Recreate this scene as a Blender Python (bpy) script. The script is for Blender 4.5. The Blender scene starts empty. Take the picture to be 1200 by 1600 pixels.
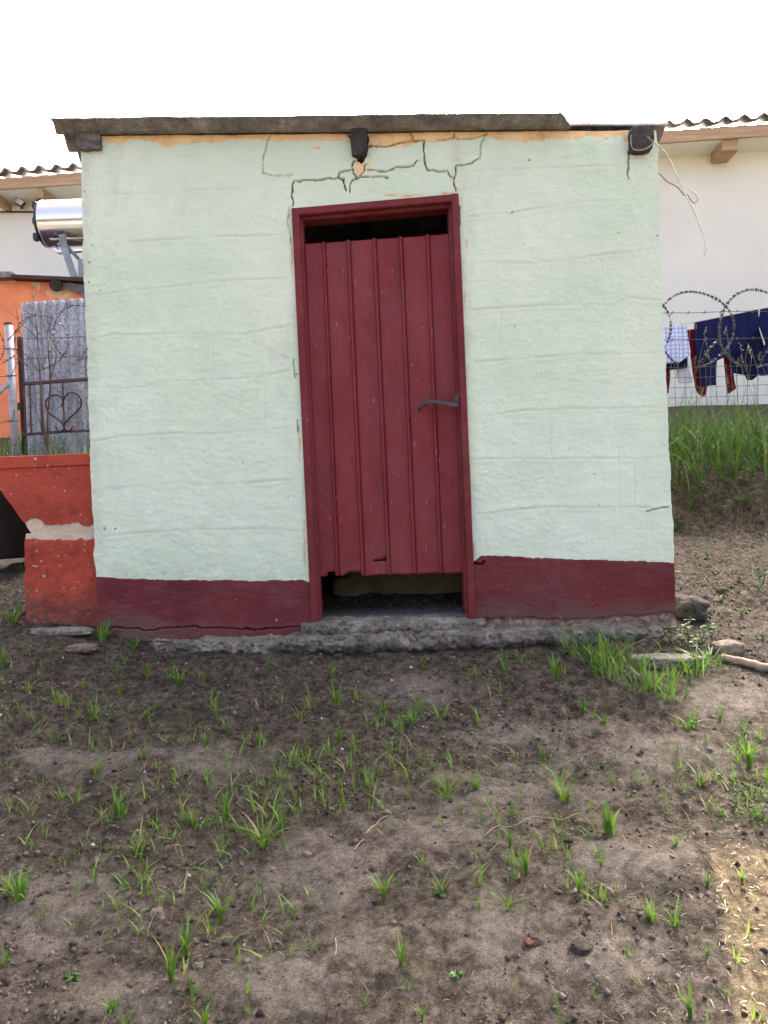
import bpy, math, random
import numpy as np
from mathutils import Vector, Matrix, noise
random.seed(7); rng = np.random.default_rng(7)
S = bpy.context.scene
COL = S.collection
rad = math.radians

# ------------------------------------------------------------------ camera
F = 1156.0; ROLL = rad(2.1); CAMY = -3.56; CAMZ = 0.615
cr, sr = math.cos(ROLL), math.sin(ROLL)
cam = bpy.data.cameras.new('camera'); camo = bpy.data.objects.new('camera', cam); COL.objects.link(camo)
cam.sensor_fit = 'VERTICAL'; cam.sensor_height = 36; cam.lens = F/1600*36
cam.clip_start = 0.05; cam.clip_end = 2000
camo.matrix_world = Matrix(((cr, sr, 0, 0), (0, 0, -1, CAMY), (-sr, cr, 0, CAMZ), (0, 0, 0, 1)))
S.camera = camo
# ------------------------------------------------------------------ sky, sun, exposure
SUN_AZ, SUN_EL = 18.8, 36.6
w = bpy.data.worlds.new('World'); S.world = w; w.use_nodes = True
wn = w.node_tree.nodes; wl = w.node_tree.links
sky = wn.new('ShaderNodeTexSky'); sky.sky_type = 'NISHITA'; sky.sun_disc = False
sky.sun_elevation = rad(SUN_EL); sky.sun_rotation = rad(SUN_AZ)
sky.air_density = 0.14; sky.dust_density = 9.0; sky.ozone_density = 0.0; sky.altitude = 200
bg = wn['Background']; bg.inputs['Strength'].default_value = 0.15
wl.new(sky.outputs['Color'], bg.inputs['Color'])
sl = bpy.data.lights.new('sun', 'SUN'); sl.energy = 2.1; sl.angle = rad(0.55); sl.color = (1.0, 0.78, 0.44)
so = bpy.data.objects.new('sun', sl); COL.objects.link(so)
sd = Vector((math.sin(rad(SUN_AZ))*math.cos(rad(SUN_EL)), math.cos(rad(SUN_AZ))*math.cos(rad(SUN_EL)), math.sin(rad(SUN_EL))))
so.rotation_euler = sd.to_track_quat('Z', 'Y').to_euler(); so.location = (6, 8, 12)
vs = S.view_settings
S.display_settings.display_device = 'sRGB'
vs.view_transform = 'Standard'; vs.look = 'None'; vs.gamma = 1.0; vs.use_curve_mapping = False
vs.exposure = 3.9

# ------------------------------------------------------------------ projection helpers
def P(px, py, Y=0.0):
    u, v = px-600.0, 800.0-py
    d = Y-CAMY
    return Vector(((u*cr+v*sr)/F*d, Y, CAMZ+(-u*sr+v*cr)/F*d))
def PX(x, y, z):
    d = y-CAMY; a = x/d*F; b = (z-CAMZ)/d*F
    return 600+a*cr-b*sr, 800-(a*sr+b*cr)
# ------------------------------------------------------------------ numpy noise
def _h(ix, iy, s):
    n = (ix.astype(np.int64)*374761393 + iy.astype(np.int64)*668265263 + s*1274126177) & 0xffffffff
    n = ((n ^ (n >> 13))*1274126177) & 0xffffffff
    n = (n ^ (n >> 16)) & 0xffffffff
    return n/4294967295.0
def vn(x, y, s=0):
    x = np.asarray(x, float); y = np.asarray(y, float)
    ix = np.floor(x); iy = np.floor(y); fx = x-ix; fy = y-iy
    fx = fx*fx*fx*(fx*(fx*6-15)+10); fy = fy*fy*fy*(fy*(fy*6-15)+10)
    a = _h(ix, iy, s); b = _h(ix+1, iy, s); c = _h(ix, iy+1, s); d = _h(ix+1, iy+1, s)
    return (a+(b-a)*fx)*(1-fy)+(c+(d-c)*fx)*fy
def fbm(x, y, s=0, o=4, g=0.5):
    t = 0; a = 1; n = 0
    for i in range(o):
        k = 2.03**i
        t = t+a*(vn(np.asarray(x)*k+i*17.3, np.asarray(y)*k+i*9.1, s+i)-0.5); n += a; a *= g
    return t/n*2
def sstep(a, b, x):
    t = np.clip((np.asarray(x, float)-a)/(b-a), 0, 1); return t*t*(3-2*t)
def segd(px, py, line):
    """distance from points to a polyline"""
    best = np.full(px.shape, 1e9)
    for (x0, y0), (x1, y1) in zip(line[:-1], line[1:]):
        dx, dy = x1-x0, y1-y0; L = dx*dx+dy*dy+1e-9
        t = np.clip(((px-x0)*dx+(py-y0)*dy)/L, 0, 1)
        best = np.minimum(best, np.hypot(px-x0-t*dx, py-y0-t*dy))
    return best
def inpoly(px, py, poly):
    r = np.zeros(px.shape, bool); n = len(poly)
    for i in range(n):
        x0, y0 = poly[i]; x1, y1 = poly[(i+1) % n]
        c = (y0 > py) != (y1 > py)
        r ^= c & (px < (x1-x0)*(py-y0)/((y1-y0) if abs(y1-y0) > 1e-9 else 1e-9)+x0)
    return r
def pwl(x, pts):
    return np.interp(x, [p[0] for p in pts], [p[1] for p in pts])

# ------------------------------------------------------------------ objects
BASE = {}
def thing(name, label, cat, loc=(0, 0, 0), group=None):
    o = bpy.data.objects.new(name, None); COL.objects.link(o); o.location = loc
    o.empty_display_size = 0.1
    BASE[o] = Vector(loc); tag(o, label, cat, group); return o
def tag(o, label=None, cat=None, group=None, kind=None):
    if label: o['label'] = label
    if cat: o['category'] = cat
    if group: o['group'] = group
    if kind: o['kind'] = kind
    return o
def mesh(name, V, Fc, mat, parent=None, base=None, smooth=False, attrs=None):
    """V in world coordinates"""
    V = np.asarray([tuple(v) for v in V] if not isinstance(V, np.ndarray) else V, float)
    b = BASE[parent] if parent is not None else Vector(base if base is not None else (0, 0, 0))
    me = bpy.data.meshes.new(name)
    W = V-np.array(b)
    if isinstance(Fc, np.ndarray):
        n, k = Fc.shape
        me.vertices.add(len(W)); me.vertices.foreach_set('co', W.astype(np.float32).ravel())
        me.loops.add(n*k); me.loops.foreach_set('vertex_index', Fc.astype(np.int32).ravel())
        me.polygons.add(n); me.polygons.foreach_set('loop_start', np.arange(n, dtype=np.int32)*k)
        me.polygons.foreach_set('loop_total', np.full(n, k, np.int32))
        me.update(calc_edges=True)
    else:
        me.from_pydata([tuple(v) for v in W], [], Fc); me.update()
    if smooth: me.polygons.foreach_set('use_smooth', [True]*len(me.polygons))
    if attrs:
        for k, a in attrs.items():
            at = me.attributes.new(k, 'FLOAT', 'POINT'); at.data.foreach_set('value', np.asarray(a, np.float32))
    for m in (mat if isinstance(mat, (list, tuple)) else [mat]): me.materials.append(m)
    o = bpy.data.objects.new(name, me); COL.objects.link(o)
    if parent is not None: o.parent = parent; BASE[o] = b
    else: o.location = b; BASE[o] = b
    return o
def inst(src, name, parent=None, loc=None, rot=None, sc=None):
    o = bpy.data.objects.new(name, src.data); COL.objects.link(o)
    if parent is not None: o.parent = parent
    if loc is not None: o.location = loc
    if rot is not None: o.rotation_euler = rot
    if sc is not None: o.scale = sc
    return o
class MB:
    def __init__(s): s.v = []; s.f = []
    def add(s, V, Fc):
        n = len(s.v); s.v += [tuple(v) for v in V]; s.f += [tuple(i+n for i in f) for f in Fc]; return s
    def box(s, lo, hi, M=None, jit=0):
        (a, b, c), (d, e, f) = lo, hi
        V = [Vector(p) for p in ((a,b,c),(d,b,c),(d,e,c),(a,e,c),(a,b,f),(d,b,f),(d,e,f),(a,e,f))]
        if jit: V = [v+Vector((random.uniform(-jit,jit),)*1+(random.uniform(-jit,jit), random.uniform(-jit,jit))) for v in V]
        if M: V = [M@v for v in V]
        return s.add(V, [(0,3,2,1),(4,5,6,7),(0,1,5,4),(1,2,6,5),(2,3,7,6),(3,0,4,7)])
    def hexa(s, V): return s.add(V, [(0,3,2,1),(4,5,6,7),(0,1,5,4),(1,2,6,5),(2,3,7,6),(3,0,4,7)])
    def tube(s, pts, r, n=6, caps=True):
        pts = [Vector(p) for p in pts]; R = r if isinstance(r, (list, tuple)) else [r]*len(pts)
        V = []; Fc = []; up = None
        for i, p in enumerate(pts):
            t = (pts[min(i+1, len(pts)-1)]-pts[max(i-1, 0)])
            t = t.normalized() if t.length > 1e-9 else Vector((0,0,1))
            if up is None: up = t.orthogonal().normalized()
            a = (up-t*up.dot(t)); a = a.normalized() if a.length > 1e-6 else t.orthogonal().normalized()
            up = a; b = t.cross(a)
            for k in range(n):
                q = 2*math.pi*k/n; V.append(p+(a*math.cos(q)+b*math.sin(q))*R[i])
        for i in range(len(pts)-1):
            for k in range(n):
                k2 = (k+1) % n; Fc.append((i*n+k, i*n+k2, (i+1)*n+k2, (i+1)*n+k))
        if caps:
            Fc.append(tuple(range(n-1, -1, -1))); Fc.append(tuple((len(pts)-1)*n+k for k in range(n)))
        return s.add(V, Fc)
    def blob(s, c, r, seed=0, n=6, e=2.6, amp=0.12, fr=1.6, M=None):
        """rounded, noisy block (superellipsoid from a subdivided cube)"""
        idx = {}; V = []; Fc = []
        c = Vector(c); off = Vector((seed*3.7, seed*1.3, seed*2.1))
        def vid(p):
            k = tuple(round(q, 4) for q in p)
            if k not in idx:
                idx[k] = len(V); d = Vector(p)
                l = (abs(d.x)**e+abs(d.y)**e+abs(d.z)**e)**(1/e); d = d/l
                d = d*(1+amp*noise.fractal(d*fr+off, 1.0, 2.0, 3))
                q = Vector((d.x*r[0], d.y*r[1], d.z*r[2]))
                if M: q = M@q
                V.append(c+q)
            return idx[k]
        for ax in range(3):
            for sg in (-1, 1):
                for i in range(n):
                    for j in range(n):
                        q = []
                        for (a, b) in ((i,j),(i+1,j),(i+1,j+1),(i,j+1)):
                            p = [0,0,0]; p[ax] = sg; p[(ax+1)%3] = 2*a/n-1; p[(ax+2)%3] = 2*b/n-1; q.append(vid(p))
                        Fc.append(tuple(q) if sg > 0 else tuple(q[::-1]))
        return s.add(V, Fc)
    def obj(s, name, mat, parent=None, base=None, smooth=False):
        return mesh(name, s.v, s.f, mat, parent, base, smooth)
def quadgrid(nr, nc, keep=None):
    i = np.arange(nr*nc).reshape(nr, nc)
    q = np.stack([i[:-1,:-1], i[:-1,1:], i[1:,1:], i[1:,:-1]], -1).reshape(-1, 4)
    return q if keep is None else q[keep.ravel()]
def compact(V, Fc, attrs=None):
    u, inv = np.unique(Fc, return_inverse=True)
    a2 = {k: np.asarray(a)[u] for k, a in attrs.items()} if attrs else None
    return V[u], inv.reshape(Fc.shape), a2
def solid(o, t, off=-1):
    m = o.modifiers.new('solidify', 'SOLIDIFY'); m.thickness = t; m.offset = off; return o
def bevel(o, w, seg=2):
    m = o.modifiers.new('bevel', 'BEVEL'); m.width = w; m.segments = seg; m.limit_method = 'ANGLE'; m.angle_limit = rad(40); return o

# ------------------------------------------------------------------ materials
class Mat:
    def __init__(s, name, rough=0.8, spec=0.3):
        s.m = bpy.data.materials.new(name); s.m.use_nodes = True
        s.t = s.m.node_tree; s.n = s.t.nodes; s.b = s.n['Principled BSDF']
        s.b.inputs['Roughness'].default_value = rough
        s.b.inputs['Specular IOR Level'].default_value = spec
        s._tc = None
    def L(s, a, b): s.t.links.new(a, b)
    def co(s, scale=(1,1,1)):
        if s._tc is None: s._tc = s.n.new('ShaderNodeTexCoord')
        mp = s.n.new('ShaderNodeMapping'); mp.inputs['Scale'].default_value = scale
        s.L(s._tc.outputs['Object'], mp.inputs['Vector']); return mp.outputs['Vector']
    def noise(s, sc, detail=5, rough=0.6, stretch=(1,1,1), dist=0):
        t = s.n.new('ShaderNodeTexNoise'); t.inputs['Scale'].default_value = sc
        t.inputs['Detail'].default_value = detail; t.inputs['Roughness'].default_value = rough; t.inputs['Distortion'].default_value = dist
        s.L(s.co(stretch), t.inputs['Vector']); return t.outputs['Fac']
    def voro(s, sc, feat='F1', stretch=(1,1,1)):
        t = s.n.new('ShaderNodeTexVoronoi'); t.feature = feat; t.inputs['Scale'].default_value = sc
        s.L(s.co(stretch), t.inputs['Vector']); return t.outputs['Distance']
    def ramp(s, fac, stops):
        r = s.n.new('ShaderNodeValToRGB'); el = r.color_ramp.elements
        while len(el) < len(stops): el.new(0.5)
        for e, (p, c) in zip(el, stops):
            e.position = p; e.color = (*c, 1) if not isinstance(c, (int, float)) else (c, c, c, 1)
        s.L(fac, r.inputs['Fac']); return r.outputs['Color']
    def mix(s, fac, a, b, mode='MIX'):
        m = s.n.new('ShaderNodeMix'); m.data_type = 'RGBA'; m.blend_type = mode
        for sock, val in ((m.inputs['Factor'], fac), (m.inputs['A'], a), (m.inputs['B'], b)):
            pass
        f, A, B = m.inputs[0], m.inputs[6], m.inputs[7]
        for sock, val in ((f, fac), (A, a), (B, b)):
            if isinstance(val, (int, float)): sock.default_value = val if sock == f else (val, val, val, 1)
            elif isinstance(val, tuple): sock.default_value = (*val, 1)
            else: s.L(val, sock)
        return m.outputs[2]
    def math(s, op, a, b=0.0):
        m = s.n.new('ShaderNodeMath'); m.operation = op
        for i, val in enumerate((a, b)):
            if isinstance(val, (int, float)): m.inputs[i].default_value = val
            else: s.L(val, m.inputs[i])
        return m.outputs[0]
    def attr(s, name):
        a = s.n.new('ShaderNodeAttribute'); a.attribute_name = name; return a.outputs['Fac']
    def rnd(s):
        a = s.n.new('ShaderNodeObjectInfo'); return a.outputs['Random']
    def isl(s):
        a = s.n.new('ShaderNodeNewGeometry'); return a.outputs['Random Per Island']
    def color(s, c):
        if isinstance(c, tuple): s.b.inputs['Base Color'].default_value = (*c, 1)
        else: s.L(c, s.b.inputs['Base Color'])
        return s
    def rough(s, r): s.L(r, s.b.inputs['Roughness']); return s
    def metal(s, v=1.0): s.b.inputs['Metallic'].default_value = v; return s
    def bump(s, h, st=0.5, d=0.01):
        b = s.n.new('ShaderNodeBump'); b.inputs['Strength'].default_value = st; b.inputs['Distance'].default_value = d
        s.L(h, b.inputs['Height']); s.L(b.outputs['Normal'], s.b.inputs['Normal']); return s
    def translucent(s, col, amt=0.35):
        out = s.n['Material Output']; tr = s.n.new('ShaderNodeBsdfTranslucent'); mx = s.n.new('ShaderNodeMixShader')
        if isinstance(col, tuple): tr.inputs['Color'].default_value = (*col, 1)
        else: s.L(col, tr.inputs['Color'])
        mx.inputs[0].default_value = amt
        s.L(s.b.outputs[0], mx.inputs[1]); s.L(tr.outputs[0], mx.inputs[2]); s.L(mx.outputs[0], out.inputs['Surface']); return s
    @property
    def out(s): return s.m
def simple(name, c, rough=0.8, var=0.25, sc=8, bump=0.3, bd=0.004, spec=0.3, metal=0):
    m = Mat(name, rough, spec)
    n = m.noise(sc, 6, 0.65)
    lo = tuple(x*(1-var) for x in c); hi = tuple(min(1, x*(1+var)) for x in c)
    m.color(m.ramp(n, [(0.3, lo), (0.7, hi)]))
    if bump: m.bump(m.noise(sc*8, 6, 0.7), bump, bd)
    if metal: m.metal(metal)
    return m.out

def mat_wall():
    m = Mat('mint_paint', 0.75, 0.25)
    n1 = m.noise(1.3, 5, 0.6); n2 = m.noise(14, 6, 0.7)
    c = m.ramp(n1, [(0.32, (0.53, 0.665, 0.475)), (0.5, (0.595, 0.71, 0.535)), (0.68, (0.65, 0.745, 0.585))])
    c = m.mix(m.ramp(n2, [(0.35, 0.0), (0.75, 0.35)]), c, (0.47, 0.57, 0.47))
    # brush streaks
    c = m.mix(m.ramp(m.noise(20, 4, 0.6, (0.25, 1, 5)), [(0.45, 0.0), (0.8, 0.30)]), c, (0.66, 0.76, 0.655))
    # small dark chips and pits in the paint
    ch = m.ramp(m.noise(23, 3, 0.5, (1, 1, 1.3)), [(0.765, 0.0), (0.785, 1.0)])
    c = m.mix(m.math('MULTIPLY', ch, 0.7), c, (0.20, 0.20, 0.17))
    st = m.ramp(m.noise(2.2, 6, 0.7, (1.6, 1, 0.5)), [(0.58, 0.0), (0.75, 0.35)])
    c = m.mix(st, c, (0.40, 0.43, 0.34))
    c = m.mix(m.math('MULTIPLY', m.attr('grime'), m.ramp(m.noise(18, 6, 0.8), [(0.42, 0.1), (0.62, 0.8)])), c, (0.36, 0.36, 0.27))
    # bare plaster where the paint has gone
    pl = m.ramp(m.noise(9, 6, 0.7), [(0.3, (0.52, 0.32, 0.14)), (0.5, (0.74, 0.53, 0.27)), (0.72, (0.80, 0.64, 0.40))])
    c = m.mix(m.attr('peel'), c, pl)
    gr = m.ramp(m.noise(30, 5, 0.7), [(0.35, (0.10, 0.085, 0.07)), (0.65, (0.40, 0.33, 0.26))])
    c = m.mix(m.attr('raw'), c, gr)
    c = m.mix(m.attr('dirt'), c, (0.035, 0.03, 0.025))
    m.color(c)
    h = m.math('ADD', m.noise(60, 5, 0.7, (0.5, 1, 1.4)), m.math('MULTIPLY', m.noise(160, 3, 0.6), 0.5))
    m.bump(h, 0.28, 0.004); return m.out
def mat_maroon(name, base=(0.125, 0.021, 0.025), mud=True, chips=0.755):
    m = Mat(name, 0.65, 0.2)
    b = base
    c = m.ramp(m.noise(3.5, 6, 0.65), [(0.3, tuple(x*0.78 for x in b)), (0.55, b), (0.75, tuple(x*1.2 for x in b))])
    c = m.mix(m.ramp(m.noise(70, 2, 0.5), [(chips, 0.0), (chips+0.02, 1.0)]), c, (0.5, 0.42, 0.36))
    c = m.mix(m.ramp(m.noise(7, 7, 0.8, (0.6, 1, 1)), [(0.48, 0.0), (0.72, 0.45)]), c, (0.17, 0.085, 0.075))
    if mud:
        gr = m.ramp(m.noise(24, 6, 0.75), [(0.36, (0.09, 0.06, 0.05)), (0.48, (0.36, 0.24, 0.18)), (0.6, (0.64, 0.57, 0.45))])
        c = m.mix(m.attr('raw'), c, gr)
        c = m.mix(m.attr('mud'), c, (0.12, 0.075, 0.06))
        c = m.mix(m.attr('dirt'), c, (0.03, 0.022, 0.02))
    m.color(c); m.bump(m.noise(50, 5, 0.7, (0.5, 1, 1.5)), 0.4, 0.004); return m.out
def mat_door():
    m = Mat('door_paint', 0.55, 0.25)
    c = m.ramp(m.noise(2.5, 6, 0.7, (2, 2, 0.5)), [(0.3, (0.14, 0.016, 0.018)), (0.55, (0.175, 0.019, 0.022)), (0.75, (0.21, 0.028, 0.032))])
    c = m.mix(m.ramp(m.noise(4, 7, 0.75, (1, 1, 0.6)), [(0.4, 0.0), (0.7, 0.4)]), c, (0.24, 0.07, 0.072))
    sc = m.math('MULTIPLY', m.ramp(m.noise(55, 3, 0.5, (1.6, 1, 0.35)), [(0.67, 0.0), (0.71, 1.0)]), m.ramp(m.noise(3.0, 3, 0.6), [(0.38, 0.0), (0.55, 1.0)]))
    c = m.mix(m.math('MULTIPLY', sc, 0.65), c, (0.42, 0.26, 0.26))
    rs = m.math('MULTIPLY', m.ramp(m.noise(8, 6, 0.75, (3, 1, 0.35)), [(0.56, 0.0), (0.72, 1.0)]), 0.5)
    c = m.mix(rs, c, (0.20, 0.05, 0.025))
    m.color(c); m.rough(m.ramp(m.noise(9, 4, 0.6), [(0.3, 0.42), (0.7, 0.65)])); m.bump(m.noise(30, 5, 0.6), 0.15, 0.003); return m.out
def mat_asbestos():
    m = Mat('weathered_cement_sheet', 0.92, 0.15)
    c = m.ramp(m.noise(11, 8, 0.8), [(0.36, (0.035, 0.034, 0.034)), (0.48, (0.12, 0.117, 0.116)), (0.58, (0.22, 0.213, 0.208)), (0.7, (0.42, 0.405, 0.39))])
    wv = m.n.new('ShaderNodeTexWave'); wv.inputs['Scale'].default_value = 42; wv.inputs['Distortion'].default_value = 3.0
    wv.inputs['Detail'].default_value = 3; wv.inputs['Detail Scale'].default_value = 2
    wv.bands_direction = 'X'
    mp = m.n.new('ShaderNodeMapping'); mp.inputs['Rotation'].default_value = (0, rad(40), 0); m.co(); m.L(m._tc.outputs['Object'], mp.inputs['Vector']); m.L(mp.outputs['Vector'], wv.inputs['Vector'])
    c = m.mix(m.math('MULTIPLY', wv.outputs['Fac'], 0.5), c, (0.34, 0.325, 0.31))
    li = m.ramp(m.noise(26, 4, 0.6), [(0.66, 0.0), (0.70, 0.8)])
    c = m.mix(li, c, (0.36, 0.34, 0.30))
    m.color(c); h = m.math('ADD', m.noise(40, 6, 0.75), m.math('MULTIPLY', wv.outputs['Fac'], 0.6)); m.bump(h, 0.55, 0.006); return m.out
def mat_concrete(name, a=(0.13, 0.115, 0.085), b=(0.34, 0.315, 0.255), c_=(0.58, 0.55, 0.46), sc=9):
    m = Mat(name, 0.95, 0.15)
    c = m.ramp(m.noise(sc, 8, 0.75), [(0.3, a), (0.52, b), (0.70, c_)])
    c = m.mix(m.ramp(m.noise(38, 6, 0.8), [(0.38, 0.6), (0.5, 0.0)]), c, tuple(x*0.6 for x in a))
    c = m.mix(m.ramp(m.noise(75, 3, 0.6), [(0.60, 0.0), (0.66, 0.6)]), c, tuple(min(0.6, x*1.25) for x in c_))
    c = m.mix(m.ramp(m.noise(3, 5, 0.7), [(0.48, 0.0), (0.65, 0.5)]), c, tuple(x*0.55 for x in a))
    m.color(c); m.bump(m.math('ADD', m.noise(28, 8, 0.8), m.math('MULTIPLY', m.noise(120, 4, 0.7), 0.5)), 1.0, 0.03); return m.out
def mat_wood(name, a, b, sc=6, stretch=(1, 1, 8), rough=0.85):
    m = Mat(name, rough, 0.2)
    n = m.noise(sc, 7, 0.7, stretch, 0.6)
    m.color(m.ramp(n, [(0.28, a), (0.72, b)])); m.bump(n, 0.6, 0.008); return m.out
def mat_soil():
    m = Mat('soil', 0.97, 0.12)
    n1 = m.noise(1.1, 6, 0.62); n2 = m.noise(22, 9, 0.85); n3 = m.noise(60, 5, 0.75)
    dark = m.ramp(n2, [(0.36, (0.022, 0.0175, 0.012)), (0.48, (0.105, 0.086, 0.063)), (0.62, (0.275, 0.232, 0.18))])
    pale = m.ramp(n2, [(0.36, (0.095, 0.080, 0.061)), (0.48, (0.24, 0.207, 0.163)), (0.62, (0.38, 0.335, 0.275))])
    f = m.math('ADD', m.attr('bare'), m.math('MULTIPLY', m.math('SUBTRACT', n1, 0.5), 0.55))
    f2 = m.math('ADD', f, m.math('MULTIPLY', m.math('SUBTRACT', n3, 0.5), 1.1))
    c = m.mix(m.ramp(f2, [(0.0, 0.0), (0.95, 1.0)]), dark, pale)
    c = m.mix(m.ramp(m.noise(45, 4, 0.7), [(0.60, 0.0), (0.72, 0.5)]), c, (0.032, 0.024, 0.02))
    c = m.mix(m.ramp(m.noise(110, 2, 0.6), [(0.70, 0.0), (0.75, 0.55)]), c, (0.26, 0.22, 0.18))
    c = m.mix(m.ramp(m.noise(3.2, 5, 0.7), [(0.56, 0.0), (0.72, 0.4)]), c, (0.055, 0.058, 0.03))
    c = m.mix(1.0, c, m.ramp(m.noise(190, 4, 0.75), [(0.34, (0.42, 0.41, 0.40)), (0.5, (0.95, 0.95, 0.95)), (0.66, (1.0, 1.0, 1.0))]), 'MULTIPLY')
    c = m.mix(m.ramp(m.noise(75, 4, 0.75), [(0.56, 0.0), (0.66, 0.45)]), c, (0.17, 0.145, 0.122))
    m.color(c)
    m.bump(m.math('ADD', m.noise(36, 8, 0.85), m.math('MULTIPLY', m.noise(150, 5, 0.85), 0.9)), 1.0, 0.028); return m.out
def mat_leaf(name, lo, hi, tr=0.35, tip=None):
    m = Mat(name, 0.5, 0.35)
    c = m.ramp(m.isl(), [(0.0, lo), (1.0, hi)])
    if tip: c = m.mix(m.ramp(m.isl(), [(tip[1], 0.0), (tip[1]+0.02, 1.0)]), c, tip[0])
    m.color(c); m.translucent(c, tr); return m.out
def mat_zinc():
    m = Mat('weathered_zinc', 0.55, 0.4)
    n = m.noise(4, 8, 0.78, (3.5, 1, 0.5))
    c = m.ramp(n, [(0.32, (0.13, 0.135, 0.15)), (0.5, (0.34, 0.355, 0.39)), (0.68, (0.56, 0.58, 0.64))])
    c = m.mix(m.ramp(m.noise(38, 5, 0.8), [(0.48, 0.0), (0.60, 0.75)]), c, (0.09, 0.09, 0.10))
    c = m.mix(m.ramp(m.noise(7, 4, 0.6), [(0.70, 0.0), (0.76, 0.7)]), c, (0.30, 0.12, 0.06))
    m.color(c); m.metal(0.15); m.bump(m.noise(60, 4, 0.7), 0.2, 0.003); return m.out
def mat_patchy(name, paint, under, thr=0.6, sc=5, stain=0.4, attr=None, speck=None):
    m = Mat(name, 0.85, 0.2)
    c = m.ramp(m.noise(2.5, 6, 0.7), [(0.3, tuple(x*0.72 for x in paint)), (0.55, paint), (0.75, tuple(min(1, x*1.2) for x in paint))])
    u = m.ramp(m.noise(12, 6, 0.7), [(0.3, tuple(x*0.7 for x in under)), (0.7, under)])
    if attr: c = m.mix(m.attr(attr), c, u)
    if thr: c = m.mix(m.ramp(m.noise(sc, 7, 0.7), [(thr, 0.0), (thr+0.015, 1.0)]), c, u)
    if speck: c = m.mix(m.ramp(m.noise(42, 3, 0.6), [(speck, 0.0), (speck+0.02, 1.0)]), c, u)
    if attr:
        bl = m.math('MULTIPLY', m.attr('mud'), m.ramp(m.noise(26, 5, 0.8), [(0.45, 0.55), (0.55, 1.0)]))
        c = m.mix(bl, c, (0.10, 0.06, 0.048))
    c = m.mix(m.ramp(m.noise(6, 6, 0.75), [(0.5, 0.0), (0.75, stain)]), c, tuple(x*0.35 for x in paint))
    m.color(c); m.bump(m.noise(40, 7, 0.75), 0.5, 0.008); return m.out

M = dict(
    wall=mat_wall(), skirt=mat_maroon('maroon_skirting_paint'), door=mat_door(),
    frame=mat_maroon('maroon_frame_paint', (0.15, 0.022, 0.026), False, 0.74),
    sheet=mat_asbestos(), concrete=mat_concrete('rough_concrete'),
    floor=mat_concrete('floor_screed', (0.15, 0.135, 0.125), (0.24, 0.22, 0.205), (0.34, 0.32, 0.30), 5),
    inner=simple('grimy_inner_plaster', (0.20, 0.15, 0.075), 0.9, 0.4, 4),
    charred=mat_wood('charred_timber', (0.012, 0.011, 0.010), (0.07, 0.062, 0.055), 8, (1, 6, 1)),
    greywood=mat_wood('grey_timber_end', (0.035, 0.032, 0.03), (0.22, 0.20, 0.185), 14, (1, 1, 2)),
    greywood2=mat_wood('dark_timber_end', (0.014, 0.013, 0.012), (0.10, 0.09, 0.082), 12, (1, 1, 2)),
    soil=mat_soil(),
    iron=simple('rusty_iron', (0.055, 0.026, 0.022), 0.7, 0.4, 14, 0.3, 0.002),
    latch=simple('dark_steel', (0.030, 0.016, 0.017), 0.45, 0.35, 20, 0.2, 0.001, 0.5),
    wire=simple('dull_wire', (0.10, 0.09, 0.08), 0.5, 0.3, 30, 0, 0, 0.5, 0.6),
    palewire=simple('pale_wire', (0.33, 0.29, 0.22), 0.6, 0.25, 30, 0, 0, 0.4, 0.3),
    pipe=simple('galvanised_pipe', (0.34, 0.33, 0.36), 0.5, 0.3, 12, 0.2, 0.002, 0.5, 0.2),
    zinc=mat_zinc(),
    orange=mat_patchy('orange_paint', (0.72, 0.20, 0.075), (0.75, 0.52, 0.28), 0.66, 4, 0.25),
    redpaint=mat_patchy('red_oxide_paint', (0.40, 0.070, 0.042), (0.66, 0.54, 0.40), None, 9, 0.8, 'peel', 0.675),
    white=simple('white_plaster', (0.72, 0.735, 0.635), 0.85, 0.05, 1.2, 0.2, 0.004),
    fascia=mat_wood('varnished_fascia', (0.30, 0.19, 0.105), (0.52, 0.38, 0.235), 4, (0.3, 1, 6)),
    tile=simple('grey_roof_tile', (0.17, 0.17, 0.175), 0.55, 0.25, 8, 0.3, 0.004, 0.5),
    steel=None, black=simple('black_plastic', (0.010, 0.010, 0.013), 0.45, 0.3, 6, 0.1, 0.002, 0.5),
    bracket=simple('galvanised_bracket', (0.22, 0.25, 0.25), 0.5, 0.25, 12, 0.1, 0.001, 0.5, 0.3),
    stone=mat_concrete('field_stone', (0.06, 0.05, 0.04), (0.125, 0.105, 0.085), (0.22, 0.19, 0.16), 11),
    palestone=mat_concrete('pale_stone', (0.20, 0.155, 0.125), (0.32, 0.255, 0.21), (0.45, 0.38, 0.33), 9),
    dryst=mat_wood('dry_stick', (0.16, 0.115, 0.08), (0.42, 0.33, 0.24), 9, (1, 1, 1)),
    twig=mat_wood('bare_twig', (0.05, 0.035, 0.03), (0.14, 0.10, 0.08), 20, (1, 1, 1)),
    grass=mat_leaf('young_grass', (0.06, 0.15, 0.02), (0.19, 0.32, 0.04), 0.4, ((0.30, 0.24, 0.10), 0.90)),
    tallgrass=mat_leaf('tall_grass', (0.03, 0.085, 0.014), (0.11, 0.21, 0.032), 0.35, ((0.30, 0.27, 0.12), 0.93)),
    drygrass=mat_leaf('dry_grass', (0.10, 0.07, 0.04), (0.24, 0.18, 0.10), 0.25),
    seed=mat_leaf('seed_head', (0.20, 0.20, 0.09), (0.42, 0.40, 0.22), 0.3),
    weed=mat_leaf('weed_leaf', (0.035, 0.10, 0.018), (0.10, 0.20, 0.04), 0.3),
    straw=mat_leaf('straw', (0.04, 0.03, 0.02), (0.20, 0.155, 0.105), 0.1),
    crumb=None,
)
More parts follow.
